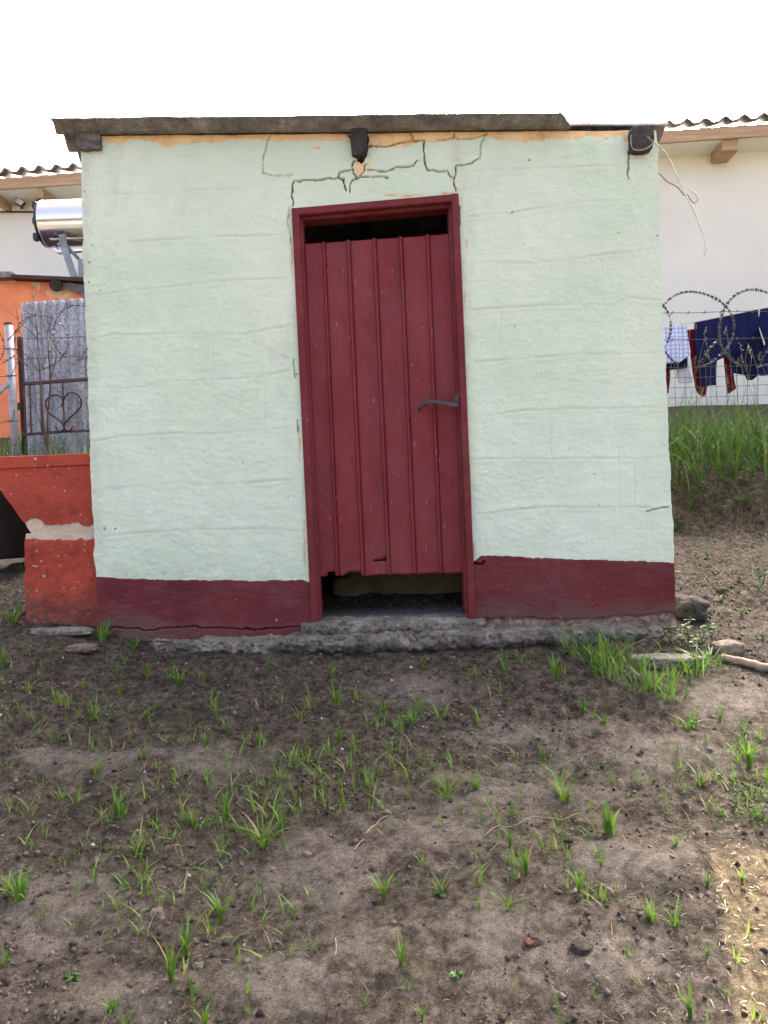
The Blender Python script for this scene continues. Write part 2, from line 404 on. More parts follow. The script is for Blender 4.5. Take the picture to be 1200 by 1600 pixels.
m = Mat('polished_steel', 0.16, 0.5); m.color((0.72, 0.72, 0.74)).metal(1.0); m.rough(m.ramp(m.noise(3, 4, 0.6, (0.3, 1, 6)), [(0.3, 0.12), (0.7, 0.24)])); M['steel'] = m.out
m = Mat('soil_crumb', 0.97, 0.1); m.color(m.ramp(m.isl(), [(0.0, (0.03, 0.022, 0.017)), (0.7, (0.12, 0.094, 0.077)), (0.95, (0.17, 0.142, 0.122)), (0.99, (0.22, 0.19, 0.165)), (1.0, (0.5, 0.47, 0.42))])); M['crumb'] = m.out
def mat_cloth(name, c, var=0.15):
    m = Mat(name, 0.95, 0.1); m.color(m.ramp(m.noise(5, 5, 0.6), [(0.3, tuple(x*(1-var) for x in c)), (0.7, tuple(x*(1+var) for x in c))])); m.bump(m.noise(140, 2, 0.5), 0.2, 0.002); return m.out
M['navy'] = mat_cloth('navy_cloth', (0.010, 0.014, 0.055)); M['navy2'] = mat_cloth('dark_navy_cloth', (0.008, 0.010, 0.035))
M['wine'] = mat_cloth('wine_red_cloth', (0.12, 0.006, 0.016)); M['pale'] = mat_cloth('pale_cloth', (0.55, 0.56, 0.62))
def mat_check():
    m = Mat('checked_cloth', 0.95, 0.1); v = m.co((1, 1, 1)); sx = m.n.new('ShaderNodeSeparateXYZ'); m.L(v, sx.inputs[0])
    a = m.math('SINE', m.math('MULTIPLY', sx.outputs[0], 150.0)); b = m.math('SINE', m.math('MULTIPLY', sx.outputs[2], 150.0))
    c = m.mix(m.ramp(a, [(0.35, 0.0), (0.6, 0.6)]), (0.62, 0.66, 0.82), (0.20, 0.26, 0.50))
    c = m.mix(m.ramp(b, [(0.35, 0.0), (0.6, 0.5)]), c, (0.22, 0.28, 0.52)); m.color(c); return m.out
M['check'] = mat_check()

# ------------------------------------------------------------------ ground
def gmac(x, y):
    x = np.asarray(x, float); y = np.asarray(y, float)
    z = 0.24*np.minimum(y, 1.7)
    wob = 0.14*fbm(x*0.9, x*0+3.3, 5, 3)
    z = z+0.40*sstep(1.55, 2.15, y+wob)
    z = z+0.26*np.clip(y-1.9, 0, 3.7)+0.2*np.clip(y-5.6, 0, 6)
    z = z+0.13*sstep(-0.95, -1.75, x)*sstep(-1.6, -0.1, y)
    z = z+0.06*fbm(x*0.9+5, y*0.9, 11, 3)*sstep(-0.1, -0.5, y)
    z = np.where(y < -3.6, -0.864+0.24*-0.0+(y+3.6)*0.12, z) if True else z
    return z
BARE = [(500, 1365, 120, 62), (650, 1075, 95, 24), (800, 1235, 150, 40), (330, 1190, 90, 30), (100, 1420, 110, 60), (690, 1300, 130, 45), (880, 1500, 150, 45),
        (1000, 1180, 130, 40), (430, 1540, 120, 50), (1150, 1100, 80, 30), (120, 1190, 90, 22), (760, 1450, 110, 40), (980, 1340, 120, 35), (180, 1560, 110, 40), (560, 1480, 80, 40), (840, 1150, 110, 25), (60, 1480, 60, 30)]
def bare(x, y, z):
    d = np.maximum(y-CAMY, 0.3); a = x/d*F; b = (z-CAMZ)/d*F
    px = 600+a*cr-b*sr; py = 800-(a*sr+b*cr)
    r = np.zeros(np.shape(px))
    for (cx, cy, rx, ry) in BARE:
        q = np.hypot((px-cx)/rx, (py-cy)/ry); r = np.maximum(r, 1-sstep(0.2, 1.45, q+0.75*fbm(px/38, py/20, 31, 4)))
    return np.where(y < 0.3, r, 0)
def gz(x, y):
    z = gmac(x, y); b = bare(x, y, z)
    rough = 0.55+0.9*np.clip(fbm(x*1.4, y*1.4, 3, 2)+0.2, 0, 1)
    near = 1-sstep(2.5, 8, np.abs(y))
    amp = (1-0.5*b)*rough
    z = z+near*(0.020*fbm(x*5, y*5, 21, 3)*(1-0.5*b)+0.020*amp*fbm(x*17, y*17, 23, 3)+0.012*amp*np.abs(fbm(x*45, y*45, 27, 2)))
    return z+0.012*b
def G(px, py):
    """ray through a photo pixel to the ground"""
    u, v = px-600.0, 800.0-py; dx = (u*cr+v*sr)/F; dz = (-u*sr+v*cr)/F
    d = np.arange(0.8, 12, 0.01); h = CAMZ+dz*d-gmac(dx*d, CAMY+d)
    i = int(np.argmax(h < 0)) if (h < 0).any() else len(d)-1
    x, y = dx*d[i], CAMY+d[i]
    return Vector((float(x), float(y), float(gz(np.array([x]), np.array([y]))[0])))
def axis(a, b, step, far, k=1.22):
    mid = list(np.arange(a, b, step)); lo = []; s = step; x = a
    while x > -far: s = min(s*k, 60); x -= s; lo.append(x)
    hi = []; s = step; x = mid[-1]
    while x < far: s = min(s*k, 60); x += s; hi.append(x)
    return np.array(lo[::-1]+mid+hi)
gx = axis(-2.1, 2.4, 0.009, 400); gy = axis(-2.25, 0.35, 0.0075, 400, 1.035)
GX, GY = np.meshgrid(gx, gy)
GZ = gz(GX, GY); GB = bare(GX, GY, gmac(GX, GY))-0.9*sstep(1.0, 1.5, GX)*sstep(-0.45, 0.1, GY)  # right of the shed, darker soil and its shade are put into the colour
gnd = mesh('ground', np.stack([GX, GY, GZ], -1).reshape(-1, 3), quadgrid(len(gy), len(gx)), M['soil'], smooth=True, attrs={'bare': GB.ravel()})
tag(gnd, 'bare brown trampled soil sloping up to the shed', 'ground', kind='structure')

# ------------------------------------------------------------------ the shed
shed = thing('shed', 'small mint green block shed with maroon skirting and sheet metal door', 'shed', (0, 0.9, 0.2))
LE = [(190, 124), (235, 125), (330, 128), (420, 131), (560, 136), (700, 141), (830, 146), (905, 150), (985, 152), (1040, 154)]
RE = [(190, 1026), (235, 1028), (370, 1031), (480, 1035), (600, 1041), (700, 1045), (780, 1049), (870, 1053), (960, 1056), (1040, 1058)]
ROOF_T = 0.007; PIT = 0.15; AMP = 0.0135; Y0 = -0.105
ztop = P(480, 181, Y0).z-AMP
x480 = P(480, 181, Y0).x
NR, NC = 560, 640
pyv = np.linspace(190, 1040, NR)
L_ = pwl(pyv, LE)+2.2*fbm(pyv/26, pyv*0, 41, 4); R_ = pwl(pyv, RE)+2.2*fbm(pyv/26, pyv*0, 43, 4)
tt = np.linspace(0, 1, NC)
PXg = L_[:, None]+(R_-L_)[:, None]*tt[None]; PYg = np.repeat(pyv[:, None], NC, 1)
sk = np.where(PXg < 600, pwl(PXg, [(140,900),(180,903),(300,906),(400,907),(470,906),(490,910)]), pwl(PXg, [(735,882),(744,874),(752,868),(800,870),(900,874),(1060,879)]))
sk = sk+1.3*fbm(PXg/6, PXg*0, 107, 4)+1.2*fbm(PXg/40, PXg*0, 108, 2)
R0 = int(np.argmin(np.abs(pyv-890))); sk = np.repeat(sk[R0:R0+1], NR, 0)
PYg = np.where(PYg <= pyv[R0], 190+(PYg-190)*(sk-190)/(pyv[R0]-190), 1040-(1040-PYg)*(1040-sk)/(1040-pyv[R0]))
X = ((PXg-600)*cr+(800-PYg)*sr)/F*3.56; Z = CAMZ+(-(PXg-600)*sr+(800-PYg)*cr)/F*3.56
def z7(l): return [(400+a/3.158, 160+b/3.158) for a, b in l]
CR = [(z7([(180,515),(178,410),(195,385),(270,382),(405,373),(415,340),(470,330)]), 1.1), (z7([(405,373),(430,385),(440,435)]), 1.4), (z7([(465,445),(470,385),(495,370),(645,368)]), 1.0),
      (z7([(550,215),(640,215),(700,200),(770,188),(830,190)]), 1.9), (z7([(830,190),(828,290),(850,338),(940,338),(960,368),(978,372),(982,445)]), 1.15), (z7([(978,372),(990,315),(1070,300),(1105,275)]), 1.0),
      (z7([(1105,275),(1108,200),(1140,150),(1140,130)]), 0.45), (z7([(545,330),(640,340),(690,325),(760,315),(800,293),(828,290)]), 0.9), (z7([(775,190),(765,150),(775,120)]), 1.0), (z7([(75,140),(40,250),(32,355),(180,360)]), 0.35),
      (z7([(905,185),(970,175),(1060,182),(1105,170),(1140,150)]), 0.8), (z7([(970,178),(985,130)]), 0.7), ([(982,236),(983,252),(981,262),(982,278)], 1.1), (z7([(500,375),(480,350),(470,310),(490,285)]), 1.6), (z7([(500,375),(530,340),(535,300)]), 1.0),
      (z7([(165,515),(160,600),(168,640),(172,700)]), 0.35), (z7([(1003,515),(1006,570),(1000,600)]), 1.5), ([(742,880),(752,882),(757,878)], 2.0), ([(160,980),(230,984),(300,979),(400,984),(478,978)], 1.0), ([(459,560),(461,590)], 0.5), ([(464,655),(466,675)], 0.6),
      ([(1010,800),(1022,795),(1046,793)], 0.6)]
CO = [[(180,305),(263,302),(312,298),(378,296)], [(200,378),(284,375),(326,371),(440,368)], [(150,462),(228,452),(354,440),(440,436)], [(150,530),(172,524),(303,522),(376,524),(455,510)], [(160,606),(205,606),(274,597),(350,593),(412,590),(448,580)],
      [(150,690),(191,682),(278,678),(332,679),(412,672),(455,671)], [(170,764),(274,756),(332,758),(448,751)], [(160,840),(209,834),(303,827),(423,827),(470,830)],
      [(725,415),(770,410),(833,412),(922,402),(1029,388)], [(730,485),(852,478),(953,477),(985,466),(1030,470)], [(728,340),(808,331),(903,317),(1026,312)], [(735,566),(800,562),(900,555),(1030,552)], [(740,652),(820,641),(890,639),(985,639),(1040,636)], [(741,718),(820,717),(966,717),(1040,716)], [(750,803),(858,793),(979,793),(1045,796)], [(180,250),(300,246),(420,250)], [(740,268),(880,262),(1000,258)]]
disp = 0.008*fbm(X*2.2, Z*2.2, 51, 3)+0.0030*fbm(X*9, Z*13, 53, 4)+0.0013*fbm(X*28, Z*60, 57, 3)*(0.3+1.2*vn(X*3, Z*3, 58))+0.0011*fbm(X*75, Z*95, 59, 2)
for i, l in enumerate(CO):
    yl = np.interp(PXg, [p[0] for p in l], [p[1] for p in l])+1.3*fbm(PXg/45, PYg*0, 60+i, 4)
    inx = sstep(l[0][0]-15, l[0][0]+12, PXg)*(1-sstep(l[-1][0]-12, l[-1][0]+15, PXg))
    inx = inx*(0.38+1.0*np.clip(vn(PXg/45, PXg*0, 80+i)-0.3, 0, 1))
    dd = PYg-yl
    disp = disp+inx*(-0.0028*np.exp(-(dd/1.8)**2)+0.0021*np.exp(-((dd+5)/6.5)**2)-0.0014*np.exp(-((dd-8)/8)**2))
# a few vertical joints
for i, (xv, y0, y1) in enumerate([(178,606,686),(330,524,598),(250,680,758),(412,590,672),(860,640,717),(990,717,793),(860,412,478),(780,480,560),(940,402,477),(966,700,800),(300,756,828)]):
    inx = sstep(y0-4, y0+8, PYg)*(1-sstep(y1-8, y1+4, PYg)); disp = disp-inx*0.0020*np.exp(-((PXg-xv-1.5*fbm(PYg/15, PYg*0, 120+i, 2))/2.2)**2)
wx = PXg+2.6*fbm(PXg/9, PYg/9, 91, 3); wy = PYg+2.6*fbm(PXg/9, PYg/9, 93, 3)
dirt = np.zeros_like(X); crk = np.zeros_like(X); lips = np.zeros_like(X)
for l, wd in CR:
    x0 = min(p[0] for p in l)-14; x1 = max(p[0] for p in l)+14; y0 = min(p[1] for p in l)-14; y1 = max(p[1] for p in l)+14
    sel = (PXg > x0) & (PXg < x1) & (PYg > y0) & (PYg < y1)
    d = segd(wx[sel], wy[sel], l); wl_ = wd*(0.22+1.2*vn(PXg[sel]/9, PYg[sel]/9, 97)**1.6)
    q = (1-sstep(wl_*0.3, wl_*0.3+0.85, d))*(0.75+0.25*sstep(0.15, 0.6, vn(PXg[sel]/16, PYg[sel]/16, 98)))
    crk[sel] = np.maximum(crk[sel], q*min(1, wd*0.75+0.1))
    if wd >= 0.9: lips[sel] = np.maximum(lips[sel], sstep(0.60, 0.68, vn(PXg[sel]/4.5, PYg[sel]/4.5, 141))*(1-sstep(1.2, 3.4, d)))
    disp[sel] += 0.0012*np.exp(-((d-3)/2.5)**2)
# pocket round the middle roof beam
pocket = z7([(425,120),(550,120),(552,215),(540,262),(522,300),(498,285),(470,190)])
pk = inpoly(wx, wy, pocket).astype(float)
disp = disp-0.035*crk-0.09*pk
dirt = np.maximum(np.clip(crk*1.15, 0, 1), 0.9*pk)
# beam pocket at the right corner and pits
for (a, b, r) in [(826,250,2.4),(802,331,2.2),(1027,367,2.0),(936,790,1.8),(890,702,1.5),(162,828,2.0),(180,827,2.2),(350,593,1.5),(805,510,2),(463,585,2.6),(466,668,2.4),(140,410,2.0),(138,442,2.2),(142,384,1.6),(131,300,1.6)]:
    d = np.hypot(wx-a, (wy-b)*1.3); q = 1-sstep(r*0.5, r*1.0, d); disp -= 0.006*q; dirt = np.maximum(dirt, 0.7*q)
# paint lost under the eaves
pe = [(120,200),(155,214),(163,216),(186,222),(190,214),(205,214),(232,216),(262,228),(280,222),(330,218),(345,219),(352,214),(410,213),(425,218),(440,214),(480,214),(540,216),(576,226),(620,225),(660,219),(690,218),(700,214),(760,210),(800,216),(812,218),(850,216),(862,211),(900,214),(912,209),(960,210),(985,214),(1000,205),(1060,205)]
peel = 1-sstep(-0.8, 0.8, PYg-pwl(PXg, pe)-5-4.5*fbm(PXg/10, PYg/9, 101, 4)+1)
for (a, b, rx, ry) in [(190,221,6,5),(300,222,4,2),(494,230,5,3),(562,262,7,14),(575,258,4,5),(610,305,12,2.2),(640,306,20,2),(700,303,14,2),(835,213,7,2.5),(907,215,6,2),(948,216,8,2),(982,216,8,7),(725,470,1.6,9),(728,380,2,8),(457,400,1.6,40),(468,700,1.6,30),(733,760,1.6,60),(740,860,2,16),(476,850,1.6,40)]:
    q = np.hypot((wx-a)/rx, (wy-b)/ry)+0.3*fbm(PXg/5, PYg/5, 103, 3); peel = np.maximum(peel, 1-sstep(0.8, 1.05, q))
peel = np.where(PXg < 166, peel*(PYg < 232), peel)
peel = np.maximum(peel, 0.4*lips)
disp -= 0.003*peel
peel = peel*(1-pk)
# skirting border
rawline = np.where(PXg < 600, 1003+0*PXg, pwl(PXg, [(735,968),(760,966),(800,966),(880,968),(950,963),(1000,962),(1060,957)]))+3.5*fbm(PXg/12, PXg*0, 109, 4)
raw = sstep(-1.2, 1.2, PYg-rawline)
disp -= 0.010*raw*(0.6+1.0*vn(PXg/7, PYg/7, 111))
disp += 0.004*raw*fbm(PXg/5, PYg/5, 113, 3)
isk = (PYg > sk)
disp = disp+0.0025*sstep(0, 2, PYg-sk)
# cream stones showing through below the right skirting
rim = np.exp(-((PYg-rawline-6)/5)**2)*(PXg > 740)*(PXg < 900)
mud = np.where(PXg < 600, sstep(950, 1000, PYg+16*fbm(PXg/22, PYg/18, 117, 4))*(1-0.75*sstep(200, 330, PXg)), 0.6*sstep(925, 965, PYg+10*fbm(PXg/22, PYg/18, 117, 4)))
DOORP = [(464,333),(709,313),(737,958),(735,1045),(497,1045),(496,975)]
cx = (PXg[:-1,:-1]+PXg[1:,1:])/2; cy = (PYg[:-1,:-1]+PYg[1:,1:])/2
keep = ~inpoly(cx, cy, DOORP)
ksk = np.repeat((np.arange(NR-1) >= R0)[:, None], NC-1, 1)
Z = np.minimum(Z, ztop-0.026*(X-x480)-0.012-0.00002*PYg)
V = np.stack([X, -disp, Z], -1).reshape(-1, 3)
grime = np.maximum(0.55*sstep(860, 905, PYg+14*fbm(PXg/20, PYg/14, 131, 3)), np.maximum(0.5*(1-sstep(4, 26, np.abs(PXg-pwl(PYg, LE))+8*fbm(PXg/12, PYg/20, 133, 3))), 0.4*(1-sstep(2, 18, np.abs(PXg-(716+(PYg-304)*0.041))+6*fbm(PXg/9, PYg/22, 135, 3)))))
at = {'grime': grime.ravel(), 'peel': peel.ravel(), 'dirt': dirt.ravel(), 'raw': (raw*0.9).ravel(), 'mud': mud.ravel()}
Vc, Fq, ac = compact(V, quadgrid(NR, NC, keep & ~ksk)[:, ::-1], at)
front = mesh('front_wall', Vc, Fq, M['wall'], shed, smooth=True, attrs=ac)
tag(front, 'mint painted front wall with cracked plaster over the door')
for a, b in ((0, 600), (600, 1300)):
    Vc, Fq, ac = compact(V, quadgrid(NR, NC, keep & ksk & (cx > a) & (cx < b))[:, ::-1], at)
    s_ = mesh('skirting', Vc, Fq, M['skirt'], shed, smooth=True, attrs=ac)
# masonry body behind the painted face (sides, back, reveal)
XL, XR, YB = -1.43, 1.395, 2.0
def lean(x, z, y):  # keep the body inside the slightly leaning face
    return Vector((x, y, z))
def wallbox(name, pts, y0, y1, mat):
    mb = MB(); mb.hexa([Vector((pts[0][0], y0, pts[0][1])), Vector((pts[1][0], y0, pts[1][1])), Vector((pts[1][0], y1, pts[1][1])), Vector((pts[0][0], y1, pts[0][1])),
                        Vector((pts[3][0], y0, pts[3][1])), Vector((pts[2][0], y0, pts[2][1])), Vector((pts[2][0], y1, pts[2][1])), Vector((pts[3][0], y1, pts[3][1]))])
    return mb.obj(name, mat, shed)
lb, lt = P(154,1040).x+0.008, P(125,215).x+0.008; rb, rt = P(1058,1040).x-0.008, P(1027,215).x-0.008
zt = 2.36; zb = -0.25
wallbox('side_wall', [(lb, zb), (lb+0.14, zb), (lt+0.14, zt), (lt, zt)], 0.02, YB, M['wall'])
wallbox('side_wall', [(rb-0.14, zb), (rb, zb), (rt, zt), (rt-0.14, zt)], 0.02, YB, M['wall'])
wallbox('back_wall', [(lb+0.14, zb), (rb-0.14, zb), (rt-0.14, zt), (lt+0.14, zt)], YB-0.14, YB, M['inner'])
# inner leaf of the front wall either side of the door and above it
dl, dr = P(470,640).x, P(726,640).x
mb = MB()
mb.box((lb+0.14, 0.1, zb), (dl-0.03, 0.14, zt)); mb.box((dr+0.04, 0.1, zb), (rt-0.13, 0.14, zt)); mb.box((dl-0.03, 0.1, P(590,318).z), (dr+0.04, 0.14, zt))
mb.obj('inner_leaf', M['inner'], shed)

# roof sheets: corrugations run along the front
slope = lambda x: -0.026*x
def sheet(name, x0f, x1f, ya, yb, dz, seed, edge=0.0):
    nu, nv = 150, int((yb-ya)/0.009)
    us = np.linspace(0, 1, nu); vsn = np.linspace(ya, yb, nv)
    Vv = np.zeros((nv, nu, 3))
    for j, y in enumerate(vsn):
        x0 = x0f(y); x1 = x1f(y); xs = x0+(x1-x0)*us
        z = ztop+AMP*(1+1.1*float(sstep(.08, .15, y-Y0)))*math.cos(2*math.pi*(y-Y0)/PIT)-0.026*(xs-x480)+dz+0.0025*fbm(xs*3, xs*0+y*5, seed, 3)
        Vv[j, :, 0] = xs; Vv[j, :, 1] = y+(0.006*fbm(xs*8, xs*0, seed+1, 4) if j == 0 else 0); Vv[j, :, 2] = z
    o = mesh(name, Vv.reshape(-1, 3), quadgrid(nv, nu), M['sheet'], shed, smooth=True)
    solid(o, ROOF_T, 0); return o
xl = P(79, 183, Y0).x; xn = P(878, 178, Y0).x; xr = P(1058, 190, Y0).x
sheet('roof_sheet', lambda y: xl+float(np.interp(y-Y0, [0, .03, .075, .12, .19, .225, .3, 3], [0, .001, -.010, -.010, -.012, -.014, -.01, -.01])),
      lambda y: xn+min(0.06, 0.9*max(0, y-Y0)), Y0, YB+0.1, 0, 201)
sheet('roof_sheet', lambda y: xn-0.02, lambda y: xr+0.01*math.sin(y*30), Y0+0.105, YB+0.1, 0.012, 211)
# hooked bolt
# roof beams (three show under the eaves)
bz = lambda x: ztop-AMP-0.004-0.026*(x-x480)
def beam_poly(c, w_, h_, y0, y1, mat, seed, name='roof_beam', sides=4):
    mb = MB(); n = 14; V = []; Fc = []; ns = 20
    for i, y in enumerate(np.linspace(y0, y1, n)):
        for k in range(ns):
            q = 2*math.pi*(k+0.5)/ns; e = 8.0 if sides == 4 else 2.0
            l = (abs(math.cos(q))**e+abs(math.sin(q))**e)**(-1/e)
            rr = l*(1+0.10*noise.noise(Vector((math.cos(q)*2+seed, y*6, math.sin(q)*2))))
            V.append((c[0]+rr*math.cos(q)*w_/2, y+0.008*noise.noise(Vector((k*0.7, seed, i*0.0))), c[1]+rr*math.sin(q)*h_/2))
    for i in range(n-1):
        for k in range(ns):
            k2 = (k+1) % ns; Fc.append((i*ns+k, (i+1)*ns+k, (i+1)*ns+k2, i*ns+k2))
    Fc.append(tuple(range(ns))); Fc.append(tuple((n-1)*ns+k for k in range(ns-1, -1, -1)))
    mb.add(V, Fc); return mb.obj(name, mat, shed)
p = P(139, 220, -0.02); beam_poly((p.x, p.z), 0.11, 0.085, -0.03, YB, M['greywood'], 3)
p = P(561, 222, -0.03); beam_poly((p.x, p.z), 0.078, 0.125, -0.045, YB, M['charred'], 5)
p = P(1003, 217, -0.04); beam_poly((p.x, p.z), 0.105, 0.115, -0.05, YB, M['greywood2'], 8)
# concrete floor, threshold and footing
fz = P(612, 966).z
mb = MB(); mb.box((lb+0.13, 0.02, fz-0.2), (rb-0.13, YB-0.13, fz)); mb.obj('floor', M['floor'], shed)
def ledge(name, xs, front, top, bot, back, seed, mat, amp=0.02):
    """rough cast concrete strip following the wall: xs in photo px; top/bottom py, front offset in m"""
    n = 260; ring = 26; Vv = []; pxs = np.linspace(xs[0], xs[1], n)
    for i, px in enumerate(pxs):
        tp = float(pwl(px, top)); bp = float(pwl(px, bot)); fr = float(pwl(px, front)); en = min(1, min(i, n-1-i)/6+0.25)
        zt_ = P(px, tp, -fr*0.6).z; zb_ = P(px, bp, -fr).z-0.05; x = P(px, (tp+bp)/2, -fr).x
        prof = [(back, zb_), (-fr*0.55, zb_), (-fr*0.72, zb_+0.3*(zt_-zb_)), (-fr*0.92, zb_+0.48*(zt_-zb_)), (-fr*1.02, zb_+0.66*(zt_-zb_)), (-fr*0.99, zb_+0.85*(zt_-zb_)), (-fr*0.85, zb_+0.96*(zt_-zb_)), (-fr*0.55, zt_), (-fr*0.25, zt_+0.003), (back, zt_+0.006)]
        pr = np.array(prof); s = np.linspace(0, 1, len(pr)); q = np.linspace(0, 1, ring)
        yy = np.interp(q, s, pr[:, 0]); zz = np.interp(q, s, pr[:, 1])
        a = amp*fbm(x*16+q*0, q*3.5, seed, 4)+0.6*amp*fbm(x*60+q*0, q*14, seed+3, 3)
        a2 = 0.7*amp*fbm(x*14+q*0+40, q*3, seed+5, 4)+0.5*amp*fbm(x*60+q*0, q*14, seed+7, 3)
        yy = back+(yy+a-back)*en if False else yy+a*(q > 0.08)*(q < 0.97); zz = zz+a2*0.6
        Vv += [(x+0.5*a2[k]*0, yy[k], zz[k]) for k in range(ring)]
    Vv = np.array(Vv); o = mesh(name, Vv, quadgrid(n, ring)[:, ::-1], mat, shed, smooth=True)
    return o
ledge('footing', (232, 1036), [(232, 0.03), (300, 0.10), (480, 0.15), (740, 0.165), (900, 0.13), (1036, 0.09)], [(232, 1003), (300, 1001), (400, 1000), (480, 992), (600, 988), (740, 985), (880, 982), (950, 979), (1036, 978)],
      [(232, 1012), (300, 1017), (480, 1018), (600, 1016), (740, 1014), (860, 1010), (950, 1012), (1036, 1008)], 0.03, 301, M['concrete'], 0.034)
ledge('threshold', (470, 760), [(470, 0.03), (495, 0.08), (600, 0.10), (730, 0.09), (760, 0.04)], [(470, 975), (500, 972), (600, 970), (700, 967), (760, 969)], [(470, 990), (600, 993), (760, 988)], 0.06, 311, M['concrete'], 0.020)
# built-in seat bench seen under the door
mb = MB(); bp = P(600, 944, 0.62)
mb.blob((0.16, 0.95, fz+0.19), (0.40, 0.33, 0.22), 7, 14, 9, 0.03); mb.obj('seat_bench', M['inner'], shed, smooth=True)
mb = MB(); mb.blob((P(535, 930, 0.5).x, 0.70, fz+0.07), (0.07, 0.09, 0.09), 9, 8, 3.2, 0.06); mb.obj('pedestal_lump', M['inner'], shed, smooth=True)

# door frame: pressed steel section swept along each side
def member(name, a_out, b_out, inward, y_f=-0.016):
    """a_out, b_out: world points of the outer edge on the wall; inward: unit vector across the member"""
    prof = [(0.0, 0.03), (0.0, y_f), (0.030, y_f), (0.035, y_f+0.006), (0.035, 0.022), (0.044, 0.026), (0.048, 0.032), (0.048, 0.11), (0.0, 0.11)]
    mb = MB(); V = []; n = len(prof)
    for pnt in (a_out, b_out):
        for (s, y) in prof: q = pnt+inward*s; V.append((q.x, y, q.z))
    Fc = [(i, (i+1) % n, n+(i+1) % n, n+i) for i in range(n)]+[tuple(range(n-1, -1, -1)), tuple(range(n, 2*n))]
    mb.add(V, Fc); o = mb.obj(name, M['frame'], frame); bevel(o, 0.0025, 2); return o
frame = MB()
fo = thing('door_frame', None, None); fo.parent = shed; fo.location = (0, 0, 0); BASE[fo] = BASE[shed]; frame = fo
TL, TR, BL_, BR_ = P(456, 327), P(716, 304), P(487, 976), P(743, 962)
inl = (P(726, 640)-P(470, 650)); inl.y = 0; inl.normalize()
upv = (BL_-TL); upv.y = 0; upv.normalize()
member('jamb', BL_-Vector((0,0,0.02)), TL, inl); member('jamb', TR, BR_-Vector((0,0,0.02)), -inl)
# lintel sits between the jamb faces, 2 mm behind
tln = (TR-TL); tln.y = 0; tln.normalize()
dn = Vector((tln.z, 0, -tln.x))
o = member('lintel', TL+inl*0.002, TR-inl*0.002, dn, -0.0135)
# door leaf: six pressed panels, each a mesh
door = thing('door', None, None); door.parent = shed; door.location = (0, 0, 0); BASE[door] = BASE[shed]; del_ = None
YD = 0.045
ribT = [476, 508, 547, 587.5, 628.5, 671, 704]; yT = [381, 379.5, 376.5, 373.5, 371, 368, 365]
ribB = [498, 530, 570, 610.5, 651, 691.5, 727]; yB = [901, 899, 900, 898, 897, 896, 895]
torn = [[(512,893),(523,894),(524,899),(533,900),(534,910),(510,910)], [(537,905),(540,896),(548,894),(563,893),(565,898),(571,899),(571,912),(537,912)]]
slit = [[(592,873),(604,871),(604,875),(600,877),(596,875)], [(583,876),(592,873),(600,878),(588,876)]]
for i in range(6):
    nr, nc = 170, 26
    prof_s = np.concatenate([np.linspace(0, 0.80, 12), np.linspace(0.82, 1.0, nc-12)])
    def prof(s):
        b = np.where((s > 0.85) & (s < 0.99), 1.0, 0.0)*np.sin(np.pi*np.clip((s-0.85)/0.14, 0, 1))**0.45*0.019
        return b*(i < 5)-0.0015*np.sin(np.pi*s/0.84)*(s < 0.84)
    t = np.linspace(0, 1, nr)
    PXd = np.zeros((nr, nc)); PYd = np.zeros((nr, nc))
    for r in range(nr):
        xa = ribT[i]+(ribB[i]-ribT[i])*t[r]; xb = ribT[i+1]+(ribB[i+1]-ribT[i+1])*t[r]
        ya = yT[i]+(yB[i]-yT[i])*t[r]; yb = yT[i+1]+(yB[i+1]-yT[i+1])*t[r]
        PXd[r] = xa+(xb-xa)*prof_s; PYd[r] = ya+(yb-ya)*prof_s
        if t[r] > 0.985: PYd[r] += 1.6*fbm(PXd[r]/9, PXd[r]*0, 401+i, 3)*(t[r]-0.985)/0.015
    Xd = ((PXd-600)*cr+(800-PYd)*sr)/F*(3.56+YD); Zd = CAMZ+(-(PXd-600)*sr+(800-PYd)*cr)/F*(3.56+YD)
    dent = 0.002*fbm(Xd*6, Zd*5, 411, 3)
    Yd = YD-prof(prof_s)[None, :]-dent+0*Xd
    cxd = (PXd[:-1,:-1]+PXd[1:,1:])/2; cyd = (PYd[:-1,:-1]+PYd[1:,1:])/2
    kp = np.ones(cxd.shape, bool)
    for pl in torn+slit: kp &= ~inpoly(cxd+1.0*fbm(cxd/3, cyd/3, 421, 2), cyd, pl)
    Vd, Fd, _ = compact(np.stack([Xd, Yd, Zd], -1).reshape(-1, 3), quadgrid(nr, nc, kp)[:, ::-1])
    o = mesh('door_panel', Vd, Fd, M['door'], door, smooth=True); solid(o, 0.003)
# closing stile on the latch side
mb = MB(); a, b = P(700, 366, YD), P(724, 894, YD); c, d = P(712, 366, YD), P(735, 894, YD)
mb.hexa([Vector((b.x, YD+0.006, b.z)), Vector((d.x, YD+0.006, d.z)), Vector((d.x, YD+0.03, d.z)), Vector((b.x, YD+0.03, b.z)), Vector((a.x, YD+0.006, a.z)), Vector((c.x, YD+0.006, c.z)), Vector((c.x, YD+0.03, c.z)), Vector((a.x, YD+0.03, a.z))])
mb.obj('stile', M['door'], door)
